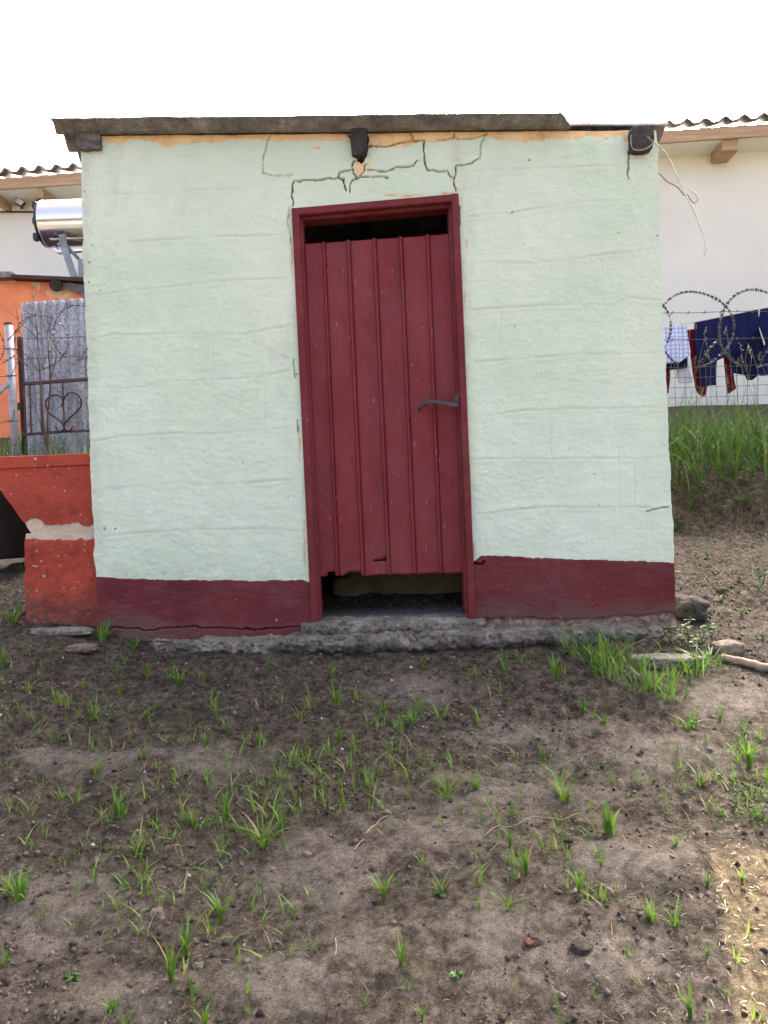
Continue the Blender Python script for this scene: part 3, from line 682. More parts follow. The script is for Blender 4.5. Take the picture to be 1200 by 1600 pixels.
# latch: bracket on the stile, flat bar standing off the door, bent tip
latch = MB(); q = P(708, 628, 0.0)
def strip(mb, pts, wv, th=0.003):
    """flat bar along pts, width vector wv"""
    pts = [Vector(p) for p in pts]; V = []; n = len(pts)
    for k, p in enumerate(pts):
        t = (pts[min(k+1, n-1)]-pts[max(k-1, 0)]).normalized(); nn = t.cross(Vector(wv).normalized()).normalized()*th
        for s_, h_ in ((-1,-1),(1,-1),(1,1),(-1,1)): V.append(p+Vector(wv)*0.5*s_+nn*0.5*h_)
    Fc = [(4*k+a, 4*k+(a+1)%4, 4*k+4+(a+1)%4, 4*k+4+a) for k in range(n-1) for a in range(4)]+[(3,2,1,0), tuple(4*n-4+a for a in range(4))]
    mb.add(V, Fc)
strip(latch, [P(715, 633, -0.012), P(703, 632, -0.03), P(690, 629, -0.04), P(669, 626, -0.048), P(665, 628, -0.046), P(658, 635, -0.03), P(654, 641, -0.015)], (0, 0.003, 0.018), 0.006)
strip(latch, [P(714, 616, -0.014), P(714, 636, -0.014)], (0.016, 0, 0), 0.006)
latch.tube([P(709, 617, -0.014), P(709, 637, -0.014)], 0.006, 8); latch.tube([P(711, 632, 0.0), P(709, 633, -0.018)], 0.004, 6)
latch.tube([P(655, 639, -0.022), P(655, 639, -0.014)], 0.005, 8)
latch.tube([P(660, 634, -0.032), P(668, 634, 0.045)], 0.0035, 6)
latch.obj('latch', M['latch'], door)
for k in ('label', 'category'):
    for o in (fo, door):
        if k in o: del o[k]

# ------------------------------------------------------------------ washing trough on the left
tr = thing('wash_trough', 'red painted concrete wash trough on a block pedestal against the shed', 'trough', tuple(P(95, 970, 0.25)))
def slab_grid(poly_rows, y0, depth, name, mat, parent, amp, seed, peelf=None, mudf=None, frontbulge=0.0):
    """solid block: rows of (py, xl, xr) give the front outline; closed with sides and back"""
    nr, nc = 90, 90
    pys = np.linspace(poly_rows[0][0], poly_rows[-1][0], nr)
    xl_ = np.interp(pys, [r[0] for r in poly_rows], [r[1] for r in poly_rows])+1.0*fbm(pys/9, pys*0, seed, 3); xr_ = np.interp(pys, [r[0] for r in poly_rows], [r[2] for r in poly_rows])
    s = np.linspace(0, 1, nc)
    A = xl_[:, None]+(xr_-xl_)[:, None]*s[None]; B = np.repeat(pys[:, None], nc, 1)
    if len(poly_rows[0]) > 3: B = B+ (A-70)*poly_rows[0][3]*np.linspace(1, 0, nr)[:, None]
    D = y0-CAMY
    Xs = ((A-600)*cr+(800-B)*sr)/F*D; Zs = CAMZ+(-(A-600)*sr+(800-B)*cr)/F*D
    dsp = amp*fbm(Xs*12, Zs*12, seed, 4)+amp*0.5*fbm(Xs*50, Zs*50, seed+2, 3)
    pe_ = peelf(A, B) if peelf else np.zeros_like(A); mu = mudf(A, B) if mudf else np.zeros_like(A)
    dsp = dsp-0.006*pe_
    Vf = np.stack([Xs, y0-dsp, Zs], -1).reshape(-1, 3); Vb = np.stack([Xs, y0+depth+0*Xs, Zs], -1).reshape(-1, 3)
    q = quadgrid(nr, nc); n = nr*nc; idx = np.arange(n).reshape(nr, nc)
    loop = list(idx[0, :])+list(idx[1:, -1])+list(idx[-1, -2::-1])+list(idx[-2:0:-1, 0])
    sides = np.array([(loop[k], loop[(k+1) % len(loop)], loop[(k+1) % len(loop)]+n, loop[k]+n) for k in range(len(loop))])
    Fc = np.concatenate([q[:, ::-1], q+n, sides])
    o = mesh(name, np.concatenate([Vf, Vb]), Fc, mat, parent, smooth=False, attrs={'peel': np.tile(pe_.ravel(), 2), 'mud': np.tile(mu.ravel(), 2)})
    me = o.data; sm = np.zeros(len(me.polygons), bool); sm[:len(q)] = True; me.polygons.foreach_set('use_smooth', sm); return o
def pk1(A, B):
    low = pwl(A, [(30,826),(46,812),(55,808),(62,812),(72,822),(90,820),(110,818),(122,818),(130,822),(160,820)])+2.0*fbm(A/6, B*0, 501, 3)
    up = 1-sstep(-1, 1.5, B-(716-0.03*(A-0))-2*fbm(A/6, B*0, 503, 3)-(-1))
    return np.maximum(sstep(-0.8, 0.8, B-low), 0.8*up)
body = slab_grid([(712, -60, 150, -0.055), (760, -2, 150), (838, 52, 152)], 0.06, 0.62, 'basin', M['redpaint'], tr, 0.004, 505, pk1)
# raised rim band with its groove
mb = MB(); a0, a1, b0, b1 = P(-58, 717, 0.045), P(146, 708.5, 0.045), P(-20, 734, 0.045), P(146, 726, 0.045)
mb.hexa([Vector((b0.x, 0.05, b0.z)), Vector((b1.x, 0.05, b1.z)), Vector((b1.x, 0.08, b1.z)), Vector((b0.x, 0.08, b0.z)), Vector((a0.x, 0.05, a0.z+0.004)), Vector((a1.x, 0.05, a1.z+0.004)), Vector((a1.x, 0.69, a1.z+0.004)), Vector((a0.x, 0.69, a0.z+0.004))])
o = mb.obj('rim', M['redpaint'], tr); bevel(o, 0.006, 3)
def pk2(A, B): return 1-sstep(-1, 1.2, B-(840+(A < 60)*(60-A)*0.05)-3*fbm(A/7, B*0, 511, 3)-2)
def md2(A, B): return np.clip(sstep(905, 965, B+14*fbm(A/14, B/14, 513, 4)), 0, 0.92)
slab_grid([(834, 40, 152), (850, 38, 153), (900, 39, 154), (985, 40, 156)], 0.055, 0.5, 'pedestal', M['redpaint'], tr, 0.007, 515, pk2, md2)
# black container behind it
bb = P(8, 868, 0.75)
bin_ = thing('black_bin', 'black plastic bin standing behind the red wash trough', 'bin', tuple(bb))
mb = MB(); V = []; Fc = []; ns = 28
prof = [(0.16, 0.0), (0.175, 0.02), (0.20, 0.50), (0.215, 0.51), (0.215, 0.56), (0.20, 0.565), (0.19, 0.56), (0.165, 0.04)]
cb = Vector((bb.x-0.055, bb.y+0.15, bb.z-0.02))
for (r, z) in prof:
    for k in range(ns): V.append((cb.x+r*math.cos(2*math.pi*k/ns), cb.y+r*math.sin(2*math.pi*k/ns), cb.z+z))
for i in range(len(prof)-1):
    for k in range(ns): k2 = (k+1) % ns; Fc.append((i*ns+k, i*ns+k2, (i+1)*ns+k2, (i+1)*ns+k))
Fc += [tuple(range(ns-1, -1, -1)), tuple((len(prof)-1)*ns+k for k in range(ns))]
mb.add(V, Fc); mb.obj('bin_body', M['black'], bin_, smooth=True)
for sg in (-1, 1):
    mb = MB(); mb.tube([cb+Vector((sg*0.21, -0.05, 0.47)), cb+Vector((sg*0.245, -0.05, 0.45)), cb+Vector((sg*0.245, 0.05, 0.45)), cb+Vector((sg*0.21, 0.05, 0.47))], 0.010, 6); mb.obj('handle', M['black'], bin_)

# ------------------------------------------------------------------ the long white house behind
k_ = -0.071; ang = math.atan(k_); HX0 = 0.0; HY0 = 5.66
eu = Vector((math.cos(ang), math.sin(ang), 0)); ev = Vector((-math.sin(ang), math.cos(ang), 0))
EZ = CAMZ+4.44
def H(s, t, z): return Vector((HX0, HY0, 0))+eu*s+ev*t+Vector((0, 0, z))
house = thing('white_house', 'long white plastered house with grey tiled roof behind the shed', 'house', tuple(H(0, 1.5, 1.8)))
S0, S1 = -8.0, 8.5
mb = MB(); mb.hexa([H(S0,0.42,0.8),H(S1,0.42,0.8),H(S1,6,0.8),H(S0,6,0.8),H(S0,0.42,EZ-0.05),H(S1,0.42,EZ-0.05),H(S1,6,EZ-0.05),H(S0,6,EZ-0.05)]); mb.obj('wall', M['white'], house)
rp = math.tan(rad(17)); RD = 2.6
mb = MB(); mb.hexa([H(S0-.3,0.06,EZ+0.05),H(S1+.3,0.06,EZ+0.05),H(S1+.3,RD,EZ+0.05+rp*RD),H(S0-.3,RD,EZ+0.05+rp*RD),H(S0-.3,0.06,EZ+0.08),H(S1+.3,0.06,EZ+0.08),H(S1+.3,RD,EZ+0.08+rp*RD),H(S0-.3,RD,EZ+0.08+rp*RD)]); roof = mb.obj('roof', M['tile'], house)
mb = MB(); mb.hexa([H(S0-.3,RD,EZ+0.05+rp*RD),H(S1+.3,RD,EZ+0.05+rp*RD),H(S1+.3,6.2,EZ-0.1),H(S0-.3,6.2,EZ-0.1),H(S0-.3,RD,EZ+0.08+rp*RD),H(S1+.3,RD,EZ+0.08+rp*RD),H(S1+.3,6.2,EZ-0.06),H(S0-.3,6.2,EZ-0.06)]); mb.obj('roof', M['tile'], house)
mb = MB(); mb.hexa([H(S0-.3,0.0,EZ-0.09),H(S1+.3,0.0,EZ-0.09),H(S1+.3,0.035,EZ-0.09),H(S0-.3,0.035,EZ-0.09),H(S0-.3,0.0,EZ+0.045),H(S1+.3,0.0,EZ+0.045),H(S1+.3,0.035,EZ+0.045),H(S0-.3,0.035,EZ+0.045)]); mb.obj('fascia_board', M['fascia'], house)
mb = MB(); mb.hexa([H(S0,0.04,EZ-0.088),H(S1,0.04,EZ-0.088),H(S1,0.418,EZ-0.088),H(S0,0.418,EZ-0.088),H(S0,0.04,EZ-0.075),H(S1,0.04,EZ-0.075),H(S1,0.418,EZ-0.075),H(S0,0.418,EZ-0.075)]); mb.obj('soffit', M['white'], house)
# wavy tiles along the eaves, each its own piece
tile0 = None; tw = 0.225
def tile_mesh():
    nu, nv = 12, 3; V = []; Fc = []
    for j in range(nv):
        for i in range(nu):
            s = i/(nu-1); w_ = 0.030*math.cos(2*math.pi*s)+0.012*math.cos(4*math.pi*s)
            t = j/(nv-1)*0.36; V.append(((s-0.5)*tw*1.04, t-0.05, w_+t*rp+0.012*(s-0.5)))
    for j in range(nv-1):
        for i in range(nu-1): Fc.append((j*nu+i, j*nu+i+1, (j+1)*nu+i+1, (j+1)*nu+i))
    return V, Fc
Vt, Ft = tile_mesh()
for ci, row in enumerate((0,)):
    for n_, s in enumerate(np.arange(S0-0.2, S1+0.25, tw)):
        px_, py_ = PX(*H(s, 0, EZ+0.1))
        if not (-60 < px_ < 160 or 1030 < px_ < 1260): continue
        if tile0 is None:
            tile0 = mesh('roof_tile', Vt, Ft, M['tile'], None, smooth=True); solid(tile0, 0.016, 1); o = tile0
        else:
            o = tile0.copy(); COL.objects.link(o)
        o.parent = roof; o.location = H(s, 0.0, EZ+0.105)-BASE[house]+Vector((0,0,0.006*random.uniform(-1,1))); o.rotation_euler = (rad(random.uniform(-1,1)), rad(random.uniform(-1.5,1.5)), ang)
# rafter tails under the eaves
for s in (-4.95, -4.3, 5.6):
    px_, py_ = PX(*H(s, 0.1, EZ-0.1))
    if not (-120 < px_ < 160 or 1030 < px_ < 1300): continue
    mb = MB(); mb.hexa([H(s-0.16,0.037,EZ-0.20),H(s+0.16,0.037,EZ-0.20),H(s+0.16,0.6,EZ-0.20),H(s-0.16,0.6,EZ-0.20),H(s-0.16,0.037,EZ-0.005),H(s+0.16,0.037,EZ-0.005),H(s+0.16,0.6,EZ-0.005),H(s-0.16,0.6,EZ-0.005)]) if False else None
    a = MB(); a.hexa([H(s-0.035,0.037,EZ-0.22),H(s+0.035,0.037,EZ-0.22),H(s+0.035,0.43,EZ-0.20),H(s-0.035,0.43,EZ-0.20),H(s-0.035,0.037,EZ-0.086),H(s+0.035,0.037,EZ-0.086),H(s+0.035,0.43,EZ-0.086),H(s-0.035,0.43,EZ-0.086)])
    a.obj('rafter', M['fascia'], house)
# exposed rafter showing at the right, broad block
a = MB(); s0 = (P(1140, 220, 5.5).x-0)/1.0
pR = P(1138, 224, 5.36); s = (pR-Vector((HX0, HY0, 0))).dot(eu)
a.hexa([H(s-0.06,0.04,EZ-0.22),H(s+0.13,0.04,EZ-0.22),H(s+0.13,0.40,EZ-0.21),H(s-0.06,0.40,EZ-0.21),H(s-0.06,0.04,EZ-0.091),H(s+0.13,0.04,EZ-0.091),H(s+0.13,0.40,EZ-0.091),H(s-0.06,0.40,EZ-0.091)]); a.obj('rafter_end', M['fascia'], house)
# conduit along the wall
yw = lambda px, py: None
def HW(px, py, t=0.40):
    # point on the plane t behind the fascia
    d = Vector(((px-600)*cr+(800-py)*sr, F, -(px-600)*sr+(800-py)*cr)); c = Vector((0, CAMY, CAMZ)); n = ev; o = H(0, t, 0)
    k = (o-c).dot(n)/d.dot(n); return c+d*k
mb = MB(); mb.tube([HW(-20, 331), HW(56, 331)], 0.010, 6); mb.tube([HW(56, 290, 0.38), HW(56, 331, 0.38), HW(66, 332, 0.38)], 0.018, 8); mb.tube([HW(56, 306, 0.36), HW(72, 322, 0.2)], 0.014, 6); mb.obj('pipework', M['iron'], house)
# floodlight under the eaves
fl = thing('floodlight', 'small black floodlight fixed under the eaves of white house', 'floodlight', tuple(HW(31, 322, 0.38)))
R_ = Matrix.Rotation(rad(35), 4, 'Y')@Matrix.Rotation(rad(-20), 4, 'X')
c = HW(31, 317, 0.3); mb = MB(); mb.box((-0.06, -0.02, -0.045), (0.06, 0.02, 0.045), Matrix.Translation(c)@R_); o = mb.obj('lamp_housing', M['black'], fl); bevel(o, 0.006)
mb = MB(); mb.box((-0.052, -0.026, -0.038), (0.052, -0.021, 0.038), Matrix.Translation(c)@R_); mb.obj('lens', M['pale'], fl)
mb = MB(); mb.tube([c+Vector((0, 0.02, 0)), c+Vector((0.01, 0.05, -0.05)), HW(33, 326, 0.405)], 0.012, 6); mb.obj('bracket', M['black'], fl)

# ------------------------------------------------------------------ orange outbuilding
OY = 4.2
oh = thing('orange_outbuilding', 'low orange plastered outbuilding with peeling paint behind the fence', 'building', tuple(P(60, 640, OY+1)))
nr, nc = 120, 120
A = np.linspace(-260, 150, nc)[None, :]+np.zeros((nr, 1)); B = np.linspace(436, 800, nr)[:, None]+np.zeros((1, nc)); D = OY-CAMY
Xo = ((A-600)*cr+(800-B)*sr)/F*D; Zo = CAMZ+(-(A-600)*sr+(800-B)*cr)/F*D
po = np.maximum(1-sstep(-1, 1, B-(437+0.6*(A > 40)*(A-40)*(A < 62))-3*fbm(A/9, B*0, 601, 3)-2), 1-sstep(0.75, 1.05, np.hypot((A-93)/20, (B-457)/10)+0.5*fbm(A/8, B/8, 603, 3)))
Mo = mat_patchy('orange_wall_paint', (0.86, 0.29, 0.13), (0.85, 0.62, 0.36), 0.68, 5, 0.25, 'peel')
mesh('wall', np.stack([Xo, OY-0.008*fbm(Xo*6, Zo*6, 605, 4)+0.006*po, Zo], -1).reshape(-1, 3), quadgrid(nr, nc)[:, ::-1], Mo, oh, smooth=True, attrs={'peel': po.ravel(), 'mud': po.ravel()*0})
zo0 = P(0, 800, OY).z; zo1 = P(60, 437, OY).z
mb = MB(); mb.box((P(-260,600,OY).x, OY+0.02, zo0), (P(150,600,OY).x+0.1, OY+2.0, zo1-0.02)); mb.obj('wall_core', M['inner'], oh)
mb = MB(); a, b = P(-200, 431, OY-0.12), P(16, 426, OY-0.12)
mb.hexa([P(-200,438,OY-.12),P(17,433,OY-.12),P(17,433,OY-.12)+Vector((0,2.2,0.05)),P(-200,438,OY-.12)+Vector((0,2.2,0.05)),P(-200,427,OY-.12),P(17,424,OY-.12),P(17,424,OY-.12)+Vector((0,2.2,0.05)),P(-200,427,OY-.12)+Vector((0,2.2,0.05))]); mb.obj('roof_sheet', M['sheet'], oh)
mb = MB(); mb.hexa([P(17,434,OY-.11),P(118,440,OY-.11),P(150,452,OY+.0),P(17,434,OY-.11)+Vector((0,2.1,0.02)),P(17,428,OY-.11),P(118,433,OY-.11),P(150,446,OY+.0),P(17,428,OY-.11)+Vector((0,2.1,0.02))])
mb = MB(); mb.hexa([P(17,434,OY-.11),P(150,440,OY-.11),P(150,440,OY-.11)+Vector((0,2,0)),P(17,434,OY-.11)+Vector((0,2,0)),P(17,428.5,OY-.11),P(150,434,OY-.11),P(150,434,OY-.11)+Vector((0,2,0)),P(17,428.5,OY-.11)+Vector((0,2,0))]); mb.obj('roof_flashing', M['iron'], oh)
mb = MB(); mb.tube([P(87, 446, OY-0.12), P(89, 446, OY+0.3), P(95, 446, OY+1.2)], 0.062, 12); mb.obj('roof_pole', M['charred'], oh)
mb = MB(); mb.hexa([P(98,447,OY-.06),P(150,474,OY-.06),P(150,474,OY+.05),P(98,447,OY+.05),P(96,441,OY-.06),P(150,446,OY-.06),P(150,446,OY+.05),P(96,441,OY+.05)]); mb.obj('rafter', M['greywood'], oh)

# ------------------------------------------------------------------ solar water tank
TY = 5.0
tk = thing('solar_water_tank', 'shiny steel solar geyser tank on a bracket above the orange outbuilding', 'water tank', tuple(P(110, 434, TY)))
def lathe_x(mb, prof, c, ns=32):
    V = []; Fc = []
    for (x, r) in prof:
        for k in range(ns): q = 2*math.pi*k/ns; V.append((c.x+x, c.y+r*math.cos(q), c.z+r*math.sin(q)))
    for i in range(len(prof)-1):
        for k in range(ns): k2 = (k+1) % ns; Fc.append((i*ns+k, i*ns+k2, (i+1)*ns+k2, (i+1)*ns+k))
    Fc += [tuple(range(ns)), tuple((len(prof)-1)*ns+k for k in range(ns-1, -1, -1))]
    mb.add(V, Fc)
c = P(72, 351, TY); tr_ = 0.262
mb = MB(); lathe_x(mb, [(0.0, tr_-0.012), (0.004, tr_), (0.02, tr_), (0.024, tr_-0.004), (1.45, tr_-0.004), (1.47, tr_-0.02)], c, 40); mb.obj('tank', M['steel'], tk, smooth=True)
mb = MB(); lathe_x(mb, [(-0.045, tr_*0.86), (-0.03, tr_*0.96), (0.0, tr_*0.99), (0.003, tr_*0.9)], c, 32); cap = mb.obj('end_cap', M['black'], tk, smooth=True)
for zz in (0.16, -0.02, -0.2):
    mb = MB(); mb.blob((c.x-0.05, c.y-0.15, c.z+zz), (0.03, 0.04, 0.045), int(zz*50)+20, 4, 4, 0.05); mb.obj('pipe_fitting', M['black'], cap)
mb = MB(); strip(mb, [P(97, 366, TY-tr_-0.01), P(99, 383, TY-tr_+0.02), P(116, 433, TY-0.28)], (0.075, 0, 0.01), 0.02); mb.obj('stand_leg', M['bracket'], tk)
mb = MB(); strip(mb, [P(90, 381, TY-tr_+0.03), P(104, 384, TY-tr_+0.02), P(126, 408, TY-0.05), P(140, 412, TY+0.0)], (0.0, 0.04, 0.035), 0.012); mb.obj('stand_brace', M['bracket'], tk)
mb = MB(); mb.tube([P(84, 386, TY-0.12), P(92, 394, TY-0.12), P(140, 390, TY-0.12)], 0.028, 8); mb.obj('collector_rail', M['steel'], tk, smooth=True)
mb = MB(); mb.tube([P(98, 371, TY-tr_-0.03), P(98, 371, TY-tr_+0.01)], 0.016, 8); mb.obj('bolt', M['bracket'], tk)
mb = MB(); strip(mb, [P(126, 405, TY-0.28), P(127, 442, TY-0.28)], (0.06, 0, 0), 0.012); mb.obj('stand_leg', M['bracket'], tk)

# ------------------------------------------------------------------ left fence: posts, gate, corrugated sheet
FY = 2.3
def gpost(px): 
    q = P(px, 700, FY); return float(gmac(np.array([q.x]), np.array([FY]))[0])
post = thing('pipe_post', 'grey galvanised pipe fence post wrapped with wire', 'post', (P(24, 700, FY).x, FY, gpost(24)))
mb = MB(); b_ = P(23, 708, FY); e_ = Vector((b_.x+0.012, FY, gpost(24)-0.1)); mb.tube([e_, P(13.5, 506, FY)], 0.031, 14); mb.obj('pipe', M['pipe'], post, smooth=True)
mb = MB(); mb.tube([P(13.5, 508, FY), P(13.4, 505, FY)], 0.034, 14); mb.obj('cap', M['iron'], post)
for py in (545, 587, 658, 695):
    x = 13.5+(py-506)*0.047; q = P(x, py, FY); mb = MB(); mb.tube([q+Vector((0.036*math.cos(a), 0.036*math.sin(a), 0.006*math.sin(a))) for a in np.linspace(0, 6.2, 14)], 0.004, 5); mb.obj('tie_wire', M['wire'], post)
ap = thing('angle_iron_post', 'rusty brown angle iron gate post beside the pipe post', 'post', (P(35, 700, FY+.05).x, FY+.05, gpost(35)))
mb = MB(); t_, b_ = P(29.5, 526, FY+.05), P(37, 690, FY+.05); e_ = Vector((b_.x, FY+.05, gpost(35)-0.08))
for (x0, x1, y0, y1) in ((-0.016, 0.016, 0, 0.005), (0.011, 0.016, 0.005, 0.035)):
    mb.hexa([e_+Vector((x0,y0,0)),e_+Vector((x1,y0,0)),e_+Vector((x1,y1,0)),e_+Vector((x0,y1,0)),t_+Vector((x0,y0,0)),t_+Vector((x1,y0,0)),t_+Vector((x1,y1,0)),t_+Vector((x0,y1,0))])
mb.obj('angle_bar', M['iron'], ap)
mb = MB(); mb.blob(P(29, 635, FY+.04), (0.014, 0.014, 0.03), 5, 4, 5, 0.02); mb.obj('hinge', M['iron'], ap)
# gate with heart scroll
gt = thing('heart_gate', 'rusty iron gate with a heart shaped scroll in front of grey sheet', 'gate', (P(100, 690, FY).x, FY, gpost(100)))
def gp(a, b, dy=0): return P(a/5, 420+b/5, FY+dy)
mb = MB(); strip(mb, [gp(180, 900), gp(420, 882), gp(760, 858)], (0, 0.012, 0.024), 0.012); mb.obj('top_rail', M['iron'], gt)
for (x0, y0, x1, y1, r) in ((232, 905, 245, 1290, .006), (320, 895, 333, 1285, .011), (490, 885, 505, 1265, .006), (760, 860, 770, 1285, .006)):
    mb = MB(); mb.tube([gp(x0, y0), gp(x1, y1)], r, 6); mb.obj('upright', M['iron'], gt)
mb = MB(); strip(mb, [gp(170, 1295), gp(330, 1285), gp(480, 1272), gp(775, 1262)], (0, 0.010, 0.016), 0.010); mb.obj('bottom_rail', M['iron'], gt)
hl = [(480,1075),(492,1040),(480,1005),(440,987),(395,995),(362,1030),(360,1080),(385,1130),(430,1160),(480,1200),(500,1235),(490,1262),(468,1272),(448,1258),(437,1230)]
hr = [(497,1030),(510,995),(540,973),(580,970),(615,990),(636,1030),(630,1075),(595,1120),(545,1165),(512,1205),(505,1240),(520,1262),(545,1265),(562,1245),(566,1225)]
def smooth_pts(pts, n=5):
    out = []; P_ = [pts[0]]+pts+[pts[-1]]
    for i in range(1, len(P_)-2):
        p0, p1, p2, p3 = [np.array(q, float) for q in P_[i-1:i+3]]
        for t in np.linspace(0, 1, n, endpoint=False): out.append(tuple(0.5*((2*p1)+(-p0+p2)*t+(2*p0-5*p1+4*p2-p3)*t*t+(-p0+3*p1-3*p2+p3)*t**3)))
    return out+[tuple(pts[-1])]
for h in (hl, hr):
    mb = MB(); mb.tube([gp(a, b, -0.008) for a, b in smooth_pts(h)], 0.0065, 6); mb.obj('heart_scroll', M['iron'], gt, smooth=True)
# corrugated sheet
cs = FY+0.35
nv, nu = 40, 120
uu = np.linspace(0, 1, nu)[None, :]; vv = np.linspace(0, 1, nv)[:, None]
Ax = 32+12*vv*1.0+(118-0*vv)*uu; By = (473-8.5*uu)+(290)*vv
Xc = ((Ax-600)*cr+(800-By)*sr)/F*(cs-CAMY); Zc = CAMZ+(-(Ax-600)*sr+(800-By)*cr)/F*(cs-CAMY)
Yc = cs-0.010*np.sin(2*np.pi*Xc/0.076)+0.006*fbm(Xc*3, Zc*3, 701, 2)
o = mesh('corrugated_sheet', np.stack([Xc, Yc, Zc], -1).reshape(-1, 3), quadgrid(nv, nu)[:, ::-1], M['zinc'], None, tuple(P(90, 763, cs)), smooth=True); solid(o, 0.0015)
tag(o, 'upright weathered corrugated zinc sheet standing behind the heart gate', 'metal sheet')

# razor wire
def razor(name, label, pts, parent_base, r=0.0032, sp=0.042, bs=0.011):
    t = thing(name, label, 'razor wire', tuple(parent_base))
    mb = MB(); mb.tube(pts, r, 5); mb.obj('coil_wire', M['wire'], t)
    mb = MB(); acc = 0
    for a, b in zip(pts[:-1], pts[1:]):
        L = (b-a).length; acc += L
        if acc > sp:
            acc -= sp; d = (b-a).normalized(); s_ = d.orthogonal().normalized(); q = random.uniform(0, 3); s_ = Matrix.Rotation(q, 3, d)@s_; n_ = d.cross(s_)
            for e in (-1, 1):
                o1 = b+d*e*0.006
                mb.add([o1-s_*bs*0.95-n_*0.003, o1+s_*bs*0.95-n_*0.003, o1+s_*bs*0.6+d*e*bs*0.8+n_*0.003, o1-s_*bs*0.6+d*e*bs*0.8+n_*0.003], [(0,1,2,3)])
                mb.add([o1-n_*bs*0.8, o1+n_*bs*0.8, o1+n_*bs*0.4+d*e*bs*0.7, o1-n_*bs*0.4+d*e*bs*0.7], [(0,1,2,3)])
    o = mb.obj('barbs', M['wire'], t); o['kind'] = 'stuff'; return t
def coil(c0, c1, R, turns, ph, dep=0.22, squash=1.0, n=44):
    pts = []; N = int(turns*n)
    for i in range(N+1):
        f = i/N; a = ph+2*math.pi*turns*f; c = c0.lerp(c1, f); q = 1+0.05*math.sin(i*0.21)
        pts.append(Vector((c.x+R*q*math.cos(a), c.y+dep*math.sin(a*1.0+0.9), c.z+R*squash*q*math.sin(a))))
    return pts
RY = 2.55
def loops(cs, Y):
    pts = []
    for k, (cx_, cy_, r) in enumerate(cs):
        for t in np.linspace(0, 1, 60):
            a = math.pi*1.35-2*math.pi*1.12*t; w_ = 1+0.04*math.sin(3*a+k); nx = cs[min(k+1, len(cs)-1)][0]-cx_
            pts.append(P(cx_+r*w_*math.cos(a)+(nx*max(0, t-0.82)/0.18*0.9 if k < len(cs)-1 else 0), cy_-r*w_*math.sin(a), Y+0.05*math.sin(a+k)+0.05*(k % 2)))
    return pts
razor('razor_wire', 'razor wire coil looping over the mesh fence by the hanging washing', loops([(990, 516, 58), (1086, 514, 59), (1182, 514, 60), (1275, 512, 60)], RY), P(1150, 540, RY), 0.0017, 0.046, 0.017)
razor('razor_wire', 'razor wire coil looping above the heart gate', loops([(-32, 545, 38), (64, 534, 42), (124, 520, 42), (190, 520, 42)], FY-0.06), P(60, 560, FY), 0.0017, 0.040, 0.012)

# ------------------------------------------------------------------ right: mesh fence, washing line, grass bank
mf = thing('wire_mesh_fence', 'sagging square wire mesh fence with barbed strands beside the shed', 'fence', (P(1130, 700, RY).x, RY, float(gmac(np.array([P(1130,700,RY).x]), np.array([RY]))[0])))
def wirepts(x0, y0, x1, y1, n=14, wob=1.2, Y=RY, seed=0):
    return [P(x0+(x1-x0)*t+wob*noise.noise(Vector((t*5, seed, 1))), y0+(y1-y0)*t+wob*noise.noise(Vector((t*5, seed, 7))), Y+0.01*noise.noise(Vector((t*4, seed, 3)))) for t in np.linspace(0, 1, n)]
for i, py in enumerate(list(np.arange(570, 760, 15.8))):
    mb = MB(); mb.tube(wirepts(1000, py+6, 1290, py-3, 14, 1.5, RY, i), 0.0022, 4); mb.obj('horizontal_wire', M['wire'], mf)
for i, px in enumerate(list(np.arange(1005, 1290, 16.2))):
    mb = MB(); mb.tube(wirepts(px, 568, px+6, 765, 10, 1.5, RY, 40+i), 0.0022, 4); mb.obj('vertical_wire', M['wire'], mf)
for i, (y0, y1) in enumerate(((490, 484), (532, 526))):
    pts = wirepts(1000, y0, 1290, y1, 24, 0.8, RY-0.02, 80+i); mb = MB(); mb.tube(pts, 0.003, 4)
    for q in pts[::2]: mb.tube([q+Vector((-0.004,0,-0.016)), q+Vector((0.004,0,0.016))], 0.002, 4); mb.tube([q+Vector((0.006,-.012,0.008)), q+Vector((-0.006,.012,-0.008))], 0.002, 4)
    mb.obj('barbed_strand', M['wire'], mf)
for px in (975, 1300):
    mb = MB(); q = P(px, 700, RY); z0 = float(gmac(np.array([q.x]), np.array([RY]))[0]); mb.tube([(q.x, RY+0.03, z0-0.1), (q.x, RY+0.03, P(px, 470, RY).z)], 0.03, 10); mb.obj('fence_post', M['iron'], mf)
LY = 3.9
cl = thing('washing_line', 'thin washing line strung in front of the white house', 'washing line', tuple(P(1150, 650, LY)))
def z5(a, b): return (1000+a/5.925, 430+b/5.925)
lp = [P(*z5(-300, 560), LY), P(*z5(230, 487), LY), P(*z5(500, 438), LY), P(*z5(1090, 318), LY), P(*z5(1300, 282), LY), P(*z5(2100, 150), LY)]
mb = MB(); mb.tube(lp, 0.003, 5); mb.obj('line', M['palewire'], cl)
for i, q in enumerate((lp[0], lp[-1])):
    z0 = float(gmac(np.array([q.x]), np.array([LY]))[0]); mb = MB(); mb.tube([(q.x, LY, z0-0.1), (q.x, LY, q.z+0.03)], 0.03, 8); mb.obj('pole', M['pipe'], cl)
